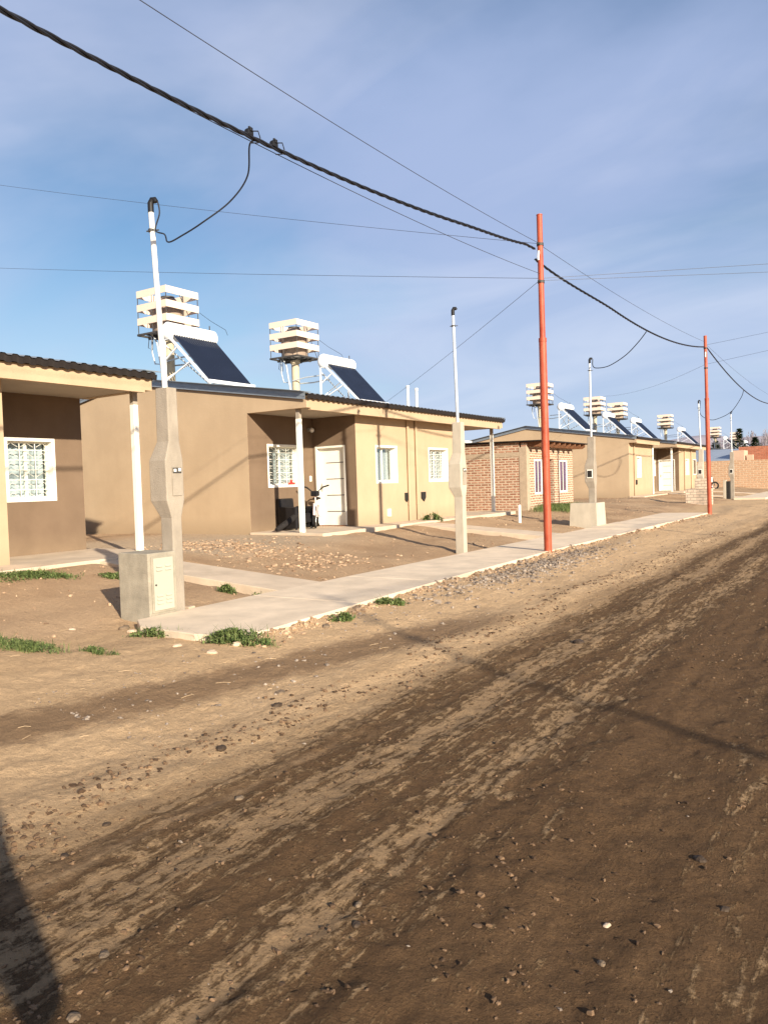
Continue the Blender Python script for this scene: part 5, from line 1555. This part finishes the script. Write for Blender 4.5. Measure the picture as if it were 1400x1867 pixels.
def scatter(name, label, cat, mk, n, fn, rmin, rmax, seed, sc=(1, .8, .6), pw=2.5):
    rn = random.Random(seed); m_ = MB()
    for _ in range(n):
        x, y = fn(rn)
        r = rmin + (rmax - rmin) * rn.random() ** pw
        m_.ball((x, y, hgt(x, y) + r * 0.1), r, 5, 4, tuple(s * rn.uniform(.55, 1.45) for s in sc), 0.9, rn)
    o = m_.build(name, MT[mk], fix=False)
    return tag(o, label, cat, kind='stuff')
def on_road(rn):
    # density falls with distance, gathered in loose patches and ridges
    while True:
        y = 0.9 + 22 * rn.random() ** 2.2
        x = -3.2 + 6.2 * rn.random()
        if nz3(x * 1.6, y * 0.5, 11) + 0.6 * nz3(x * 5, y * 3, 12) + rn.uniform(-.35, .35) > 0.0: return x, y
scatter('clods', 'damp dark crumbs and clods of earth scattered over the road', 'clods', 'clod', 18000, on_road, 0.002, 0.013, 21, pw=4)
scatter('road_gravel', 'small grey pebbles bedded in the road surface', 'gravel', 'gravel', 250, on_road, 0.003, 0.012, 22, pw=3)
def edge_(rn): 
    y = 1.2 + 20 * rn.random() ** 1.8
    return -3.3 + 0.35 * nz3(y * 0.9, 2.2) + rn.gauss(0, 0.13), y
scatter('edge_clods', 'dark crumbled soil along the road margin', 'clods', 'clod', 2600, edge_, 0.003, 0.020, 23, pw=2.5)
def verge(rn): return rn.uniform(-5.0, -3.6), 3 + 24 * rn.random() ** 1.5
scatter('verge_gravel', 'pale small rubble on the verge', 'gravel', 'gravel', 1100, verge, 0.004, 0.020, 24, pw=3)
def gravel_(rn): 
    y = rn.gauss(11.5, 2.0); return -4.6 + rn.gauss(0, 0.25), y
scatter('gravel', 'grey crushed gravel spilled below the pavement before the nearer red pole', 'gravel', 'gravel', 1500, gravel_, 0.012, 0.04, 25)
def rub(rn): return rn.uniform(-10.2, -7.6) , rn.gauss(10.2, 0.9)
def rub2(rn):
    t = rn.random(); return -12.0 + 4.6 * t + rn.gauss(0, .3), 10.9 - 0.9 * t + rn.gauss(0, .55)
scatter('rubble', 'broken plaster and brick rubble spread in the yard before the blank wall', 'rubble', 'rubble', 1900, rub2, 0.008, 0.055, 26, sc=(1, .8, .4), pw=3.5)
def kerb_(rn):
    y = 5.0 + 23 * rn.random() ** 1.4
    return kerb_x(y) + 0.02 + abs(rn.gauss(0, 0.10)), y
scatter('kerb_crumbs', 'dry soil crumbs and plaster bits heaped against the pavement edge', 'rubble', 'rubble', 2200, kerb_, 0.005, 0.035, 28, pw=3)
def yard(rn):
    while True:
        x, y = rn.uniform(-12, -6.7), 3 + 45 * rn.random() ** 1.3
        if x < XB + 1.6 and (y < 8.9 or 13.1 < y < 23.6): continue
        return x, y
scatter('yard_stones', 'scattered small stones in the front yards', 'rubble', 'rubble', 1500, yard, 0.008, 0.035, 27)
# dry stems
rn = random.Random(31); m_ = MB()
for _ in range(70):
    if rn.random() < .6: x, y = rn.uniform(-5.6, -3.5), rn.uniform(3.5, 9.5)
    else: x, y = rn.uniform(-8.5, -3.4), rn.uniform(2.5, 5)
    if -6.6 < x < -4.75 and y > 4.85: continue
    a = rn.random() * PI; L = rn.uniform(.03, .12); z = hgt(x, y) + 0.006
    d = Vector((math.cos(a), math.sin(a), 0))
    m_.sweep([Vector((x, y, z)), Vector((x, y, z + .004)) + d * L * .5 + Vector((-d.y, d.x, 0)) * rn.uniform(-.008, .008), Vector((x, y, z)) + d * L], 0.0013, 3)
o = m_.build('dry_stems', MT['straw'], fix=False); tag(o, 'dry straw stems littering the verge', 'straw', kind='stuff')

for ob in C.objects:
    if '_o' in ob.keys(): del ob['_o']
